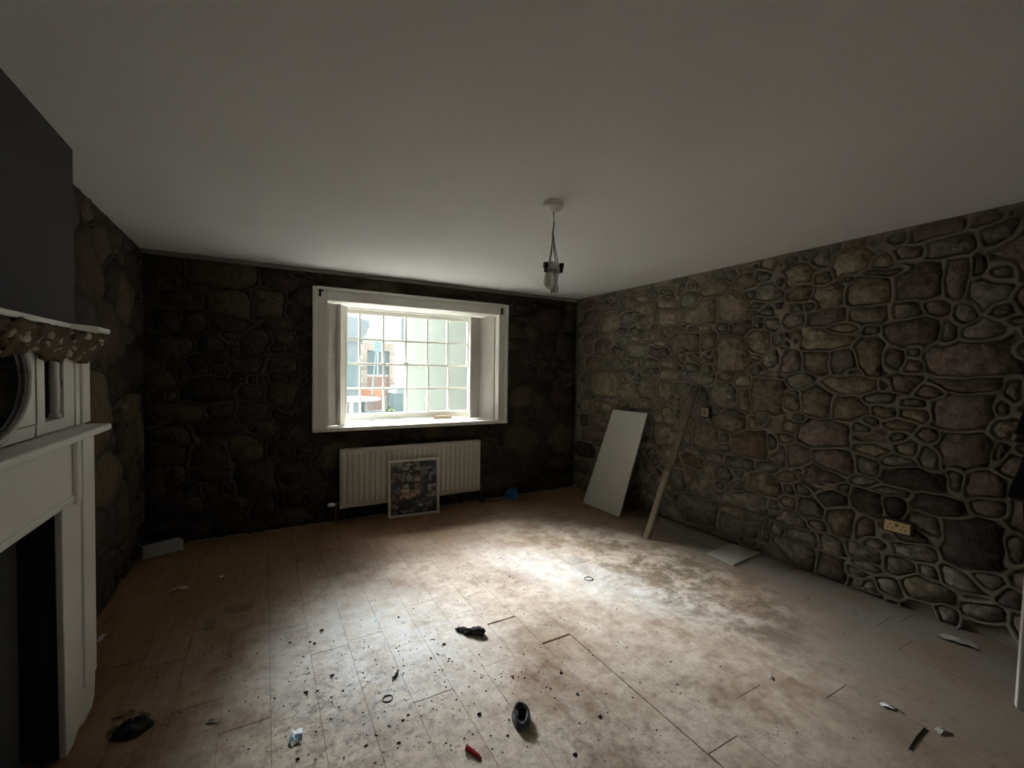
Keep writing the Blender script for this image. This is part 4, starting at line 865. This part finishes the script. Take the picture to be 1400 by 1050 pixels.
# ------------------------------------------------------------------ white door edge and black jacket at the right
dq = G(1386.5,962,0.006)
M_DOOR = mat('door_paint', (0.52,0.51,0.47), 0.45)
dd = thing('door', (dq.x,dq.y,0), 'white painted door standing open in front of the stone wall', 'door')
dv = Vector((0.35,-1,0)).normalized(); dn = Vector((dv.y,-dv.x,0)); 
leanv = Vector((0.030,-0.012,1))
def dpt(s, t, z): return Vector((dq.x,dq.y,0.006)) + dv*s + dn*t + leanv*z
b = MB(); b.hexa([dpt(0,0,0),dpt(0.76,0,0),dpt(0.76,0.04,0),dpt(0,0.04,0),dpt(0,0,1.98),dpt(0.76,0,1.98),dpt(0.76,0.04,1.98),dpt(0,0.04,1.98)]); slab = b.build('slab', M_DOOR, dd, bevel=0.004)
for (s0,s1,z0,z1) in ((0.10,0.34,0.2,0.85),(0.42,0.66,0.2,0.85),(0.10,0.34,1.0,1.85),(0.42,0.66,1.0,1.85)):
    for t0_ in (-0.006, 0.038):
        b = MB(); b.hexa([dpt(s,t,z) for z in (z0,z1) for s,t in ((s0,t0_),(s1,t0_),(s1,t0_+0.008),(s0,t0_+0.008))]); b.build('raised_panel', M_DOOR, slab, bevel=0.006)
jk = thing('hanging_garment', dpt(0.03,0.02,0.7), 'black garment with pale piping hanging at the door edge', 'garment')
M_JKT = mat('black_cloth', (0.008,0.008,0.009), 0.9); M_PIPE = mat('grey_piping', (0.10,0.10,0.10), 0.6)
def jpt(px, py, dd_=0.0):
    # point in the vertical plane through the door edge, facing the room
    return PY(px, py, dq.y+dd_)
def sheet(pix, dep, nm, m, par):
    b = MB(); n_ = len(pix); f = [jpt(x,y,0.0) for x,y in pix]; k = [jpt(x,y,0.0)+Vector((0.01,-dep,0)) for x,y in pix]
    b.add(f+k, [tuple(range(n_)), tuple(range(2*n_-1,n_-1,-1))]+[(i,(i+1)%n_,n_+(i+1)%n_,n_+i) for i in range(n_)]); return b.build(nm, m, par, bevel=0.008)
s1 = sheet([(1401,556),(1396,566),(1390,580),(1385,594),(1400,600),(1412,603),(1424,606),(1426,570),(1420,540),(1412,538)], 0.10, 'shoulder_flap', M_JKT, jk)
s2 = sheet([(1404,606),(1400,618),(1394,634),(1386,652),(1379,666),(1376.5,679),(1386,684),(1397,687),(1398,712),(1404,735),(1412,750),(1424,750),(1425,606)], 0.09, 'sleeve', M_JKT, jk)
p_ = [jpt(1387,602)+Vector((-.004,.004,0)), jpt(1396,604.5)+Vector((-.004,.004,0)), jpt(1415,609)+Vector((-.004,.004,0))]
b = MB(); b.tube(p_, 0.004, 6); b.build('piping', M_PIPE, jk)
p_ = [jpt(1386,664.5)+Vector((-.003,.006,0)), jpt(1394,667)+Vector((-.003,.006,0)), jpt(1406,670)+Vector((-.003,.006,0))]
b = MB(); b.tube(p_, 0.004, 6); b.build('piping', M_PIPE, jk)

# ------------------------------------------------------------------ litter on the floor
M_SOCK = mat('charcoal_cloth', (0.030,0.030,0.033), 0.95, noise=(45,(0.16,0.16,0.165),0.48,0.66)); M_SOCK2 = mat('grey_cloth', (0.050,0.053,0.055), 0.95, noise=(32,(0.24,0.255,0.26),0.44,0.62)); M_SOLE = mat('dark_brown_lining', (0.030,0.022,0.016), 0.9)  # charcoal cloth mottling paints pale highlights on its folds
# crumpled sock
a = G(624,863); c = G(660,868); 
b = MB(); pts = []; rs = []
for i in range(25):
    t = i/24; p = a.lerp(c, t); p = p + Vector((0.010*math.sin(t*7), 0.012*math.sin(t*9+1), 0))
    r_ = 0.86*[0.009,0.014,0.017,0.018,0.018,0.018,0.019,0.021,0.024,0.027,0.029,0.026,0.015][i//2]; pts.append((p.x,p.y,r_*0.78)); rs.append(r_)
b.tube(pts, 0.02, 12, rs=rs); o = b.build('crumpled_cloth', M_SOCK, smooth=True)
for v in o.data.vertices: v.co += Vector((0.006*math.sin(v.co.x*210+v.co.y*90), 0.006*math.sin(v.co.y*190+v.co.z*160), 0.006*math.sin(v.co.x*240+v.co.y*170)))
for v in o.data.vertices: v.co.z = max(v.co.z*0.85, 0.0008)
set_origin(o,(a.x,a.y,0)); tag(o, 'crumpled charcoal cloth strip lying beside a dark board gap', 'cloth')
# slipper / balled sock with dark opening
c = G(717,993); hat = thing('balled_cloth', (c.x,c.y,0), 'balled grey cloth with a dark hollow on the floorboards', 'cloth')
R2 = Matrix.Translation((c.x+0.002,c.y+0.030,0)) @ Matrix.Rotation(math.radians(-28),4,'Z')
b = MB(); nn, mm = 20, 8; vs = []
for j in range(mm+1):
    t = j/mm; zz = 0.042*math.sin(t*math.pi*0.62); sc2 = 1-0.42*t**1.6
    for k in range(nn):
        q = 2*math.pi*k/nn; vs.append(R2 @ Vector((0.040*sc2*math.cos(q)*(1+0.1*math.sin(3*q)), 0.062*sc2*math.sin(q)*(1+0.08*math.cos(2*q+1)), max(0.001,zz+(0.012*math.sin(q) if t > 0.5 else 0)+0.005*math.sin(5*q+1.7*j)*math.sin(3.1*t)))))
b.add(vs, [(j*nn+k,j*nn+(k+1)%nn,(j+1)*nn+(k+1)%nn,(j+1)*nn+k) for j in range(mm) for k in range(nn)])
b.build('upper', M_SOCK2, hat, smooth=True)
b = MB(); vs = [R2 @ Vector((0.005+0.023*math.cos(2*math.pi*k/nn), -0.008+0.037*math.sin(2*math.pi*k/nn), 0.032+0.010*math.sin(2*math.pi*k/nn))) for k in range(nn)]; b.add(vs+[R2 @ Vector((0,0,0.012))], [(k,(k+1)%nn,nn) for k in range(nn)]); b.build('lining', M_SOLE, hat)
b = MB(); b.tube([Vector(v)+Vector((0.002*math.sin(5*i),0.003*math.cos(4*i),0.002*math.sin(3*i))) for i, v in enumerate(vs)], 0.0026, 6, closed=True); b.build('rim', M_SOCK2, hat, smooth=True)
# red balloon end / strip
a = G(640,1026); c = G(658,1038); b = MB()
b.tube([(a.x-0.004,a.y+0.006,0.009),(a.x,a.y,0.009),a.lerp(c,0.4)+Vector((0,0.003,0.008)),a.lerp(c,0.75)+Vector((0,0,0.006)),(c.x,c.y,0.004)],0.008,8,rs=[0.013,0.009,0.008,0.0075,0.003])
o = b.build('red_scrap', mat('red_rubber',(0.42,0.008,0.018),0.4), smooth=True); 
for v in o.data.vertices: v.co.z = max(v.co.z, 0.0006)
set_origin(o,(a.x,a.y,0)); tag(o, 'small bright red rubber scrap on the floorboards', 'scrap')
# sweet wrapper
q = G(405,1008); o = scrap('sweet_wrapper', (q.x,q.y,0), 0.082, 'crumpled pale blue and white wrapper on the floor', 'wrapper', mat('blue_white_foil',(0.80,0.86,0.88),0.4,noise=(30,(0.25,0.48,0.78),0.54,0.60)), None, 0.02, 8, 5, 0.62)
# rings
def hoop(px, py, r, tr, label, m):
    c = G(px,py); b = MB(); b.tube([(c.x+r*math.cos(2*math.pi*k/28), c.y+r*0.92*math.sin(2*math.pi*k/28), tr) for k in range(28)], tr, 8, closed=True)
    o = b.build('hair_tie', m, smooth=True); set_origin(o,(c.x,c.y,0)); tag(o, label, 'hair tie')
hoop(530,955.5,0.022,0.0022,'black round hair tie lying beside the broken pen', M_BLACK)
hoop(804.5,791.5,0.030,0.0022,'thin grey ring lying on the white plaster dust', M_SOCK)
# pen piece
a = G(537,932); c = G(544,918); pn = thing('broken_pen', (a.x,a.y,0), 'broken black and white pen on the floor near the hair tie', 'pen')
b = MB(); b.tube([a.lerp(c,0.35)+Vector((0,0,0.006)), c+Vector((0,0,0.006))],0.0055,8); b.build('barrel', M_BLACK, pn)
b = MB(); b.tube([a.lerp(c,0.3)+Vector((-0.008,0.003,0.006)), c+Vector((-0.008,0.003,0.006))],0.0045,8); b.build('cap', M_PAPER, pn)
b = MB(); b.tube([a+Vector((0,0,0.003)), a.lerp(c,0.4)+Vector((0,0,0.005))],0.002,6); b.build('nib', M_BLACK, pn)
# blue dustpan-like scoop by the window wall
c = G(701,682); bs = thing('plastic_bag', (c.x,c.y,0), 'small bunched blue plastic bag on the floor by the window wall', 'bag')
b = MB(); nn, mm = 20, 7; vs = []
for j in range(mm+1):
    t = j/mm; zz = 0.11*math.sin(t*math.pi*0.5); s2 = math.sqrt(max(0.02,1-t*t*0.93))
    for k in range(nn):
        w = 2*math.pi*k/nn; vs.append((c.x+0.085*s2*math.cos(w)*(1+.06*math.sin(4*w+j)), c.y+0.04+0.065*s2*math.sin(w), max(0.001,zz+0.012*math.cos(w)*t+0.003*math.sin(6*w+2*j))))
b.add(vs, [(j*nn+k,j*nn+(k+1)%nn,(j+1)*nn+(k+1)%nn,(j+1)*nn+k) for j in range(mm) for k in range(nn)]+[tuple(range(mm*nn,(mm+1)*nn))]); b.build('bag', mat('blue_plastic',(0.010,0.10,0.26),0.35), bs, smooth=True)
b = MB(); b.tube([(c.x+0.087*math.cos(2*math.pi*k/24),c.y+0.04+0.068*math.sin(2*math.pi*k/24),0.008) for k in range(24)],0.007,6,closed=True); b.build('elastic_hem', mat('blue_plastic_light',(0.04,0.20,0.36),0.4), bs, smooth=True)
# white carton in the far corner
c0 = G(207,760); ct = thing('white_carton', (-0.72,4.44,0), 'small white carton lying in the dark corner of the room', 'carton')
Mx = Matrix.Translation((-0.715,4.43,0)) @ Matrix.Rotation(math.radians(24),4,'Z')
b = MB(); b.box(-0.135,0.12,-0.05,0.05,0.001,0.085,Mx); b.build('body', mat('white_card',(0.36,0.35,0.33),0.7), ct, bevel=0.004)
b = MB(); b.box(-0.145,-0.135,-0.055,0.052,0.001,0.10,Mx); b.build('end_flap', mat('grey_card',(0.25,0.24,0.23),0.8), ct)
# paper scraps and litter
M_CARD = mat('grey_scrap', (0.40,0.38,0.35), 0.8); M_BRN = mat('brown_scrap', (0.20,0.15,0.09), 0.8)
for (px,py,sz,m,lab,lf,sd2) in ((245,806,0.09,M_CARD,'torn pale paper strip on the brown boards near the left wall',0.02,2),(244,776,0.07,M_BRN,'curled brown card scrap near the white carton',0.03,3),
    (139,873,0.06,M_PAPER,'white paper curl beside the pilaster',0.02,4),(1312,878,0.16,M_CARD,'grey triangular card scrap at the foot of the stone wall',0.02,6),
    (1215,967,0.055,M_PAPER,'small white chip on the bare boards',0.01,7),(1288,1000,0.06,M_CARD,'pale grey strip near the dark stick',0.01,9),(303,789,0.022,M_PAPER,'tiny white fleck on the brown boards',0.008,10),
    (291,987,0.045,M_CARD,'pale crumb of plaster on the boards',0.01,11),(325,832,0.16,M_BRN,'flat brown card piece on the boards near the left wall',0.008,12),(287,854,0.12,M_BRN,'dark brown torn lining strip on the floor',0.006,13),
    (160,1002,0.07,M_BRN,'tan card scrap beside the black rag',0.03,14),(168,978,0.08,M_BRN,'thin tan strip behind the black rag',0.012,15),(196,980,0.06,M_BRN,'brown offcut strip behind the black rag',0.012,16),
    (1052,926,0.03,M_PAPER,'little white chip on the grey boards',0.008,17),(1338,850,0.03,M_PAPER,'white pebble of plaster by the stone wall',0.02,18)):
    q = G(px,py); scrap('paper_scrap' if m in (M_PAPER,M_CARD) else 'card_scrap', (q.x,q.y,0), sz, lab, 'scrap', m, None, lf, sd2, 4, 0.45)
# black rag near the fireplace foot
c = G(178,1008); b = MB(); vs = []; nn, mm = 18, 6; q_ = random.Random(5)
for j in range(mm+1):
    t = j/mm; s2 = math.sqrt(max(0.01,1-t*t))
    for k in range(nn):
        w = 2*math.pi*k/nn; vs.append((c.x+0.055*s2*math.cos(w)*(1+0.25*math.sin(2*w+1))*(1+0.1*q_.uniform(-1,1)), c.y+0.03+0.05*s2*math.sin(w)*(1+0.1*q_.uniform(-1,1)), 0.001+0.045*t*(1+0.3*math.sin(3*w))))
b.add(vs, [(j*nn+k,j*nn+(k+1)%nn,(j+1)*nn+(k+1)%nn,(j+1)*nn+k) for j in range(mm) for k in range(nn)]+[tuple(range(mm*nn,(mm+1)*nn))])
o = b.build('black_rag', M_BLACK, smooth=True); set_origin(o,(c.x,c.y,0)); tag(o, 'bunched black rag on the floor by the fireplace foot', 'rag')
# sticks
for (p, q, r_, lab) in (((1243,1025),(1264,996),0.0032,'dark splinter of wood on the boards near the open door'),((1217,966),(1237,977),0.0025,'thin dark twig beside the white chip')):
    a = G(*p); c = G(*q); b = MB(); b.tube([(a.x,a.y,r_*0.7),a.lerp(c,0.5)+Vector((0.006,0.004,r_*0.8)),(c.x,c.y,r_*0.6)], r_, 6); o = b.build('splinter', M_SOLE); set_origin(o,(a.x,a.y,0)); tag(o, lab, 'splinter')
# larger dark crumbs seen one by one
M_CRUMB = mat('black_crumb', (0.020,0.018,0.016), 0.9)
CR = [(440,862,9),(396,879,6),(424,878,6),(415,898,5),(454,924,9),(418,947,8),(434,945,6),(558,978,6),(551,985,6),(589,900,6),(614,901,5),(655,895,4),(607,881,8),(545,844,6),(697,788,6),(684,763,5),(693,768,3),(592,874,3),(655,977,9),(624,957,5),(641,939,4),(700,925,5),(649,918,4),(789,949,6),(820,980,7),(786,1032,8),(694,1006,5),(908,819,4),(843,833,5),(630,725,5),(620,732,3),(857,886,4),(1105,818,6),(430,880,7),(500,1020,6),(407,1038,6),(545,1016,6),(463,967,4),(519,948,4),(616,1019,3),(617,1026,3),(535,798,4),(503,747,4),(767,920,6),(763,881,4),(720,756,3)]
for i, (px, py, s) in enumerate(CR):
    c = G(px, py); r_ = s*0.00105; q_ = random.Random(i); b = MB(); a0 = q_.uniform(0,6.28); vs = []
    for (h, f) in ((0.0,0.8),(0.5,1.0),(1.0,0.45)):
        for k in range(6):
            w = a0+2*math.pi*k/6; e_ = q_.uniform(0.7,1.15)*f
            vs.append((c.x+r_*1.4*e_*math.cos(w), c.y+r_*0.8*e_*math.sin(w), 0.0003+h*r_*0.8))
    b.add(vs, [(j*6+k,j*6+(k+1)%6,(j+1)*6+(k+1)%6,(j+1)*6+k) for j in range(2) for k in range(6)]+[tuple(range(5,-1,-1)),tuple(range(12,18))])
    o = b.build('debris_crumb', M_CRUMB); set_origin(o,(c.x,c.y,0)); tag(o, 'small black crumb of debris on the pale floorboards', 'debris', 'black crumbs scattered on the boards')
# uncountable grit
b = MB(); q_ = random.Random(99)
for i in range(1700):
    if i % 3: px, py = q_.gauss(520,130), q_.gauss(930,75)
    else: px, py = q_.gauss(760,190), q_.gauss(880,90)
    if py < 715 or px < 150: continue
    c = G(px,py); s = 0.0012+0.0042*q_.random()**3
    if c.x > 3.4 or c.y < 0.2: continue
    a0 = q_.uniform(0,6.28); vs = [(c.x+s*1.3*math.cos(a0+k*2.094), c.y+s*math.sin(a0+k*2.094), 0.0002) for k in range(3)]+[(c.x,c.y,s)]
    b.add(vs, [(0,1,3),(1,2,3),(2,0,3)])
o = b.build('floor_grit', M_CRUMB); tag(o, 'fine dark grit scattered over the pale boards', 'grit', kind='stuff')
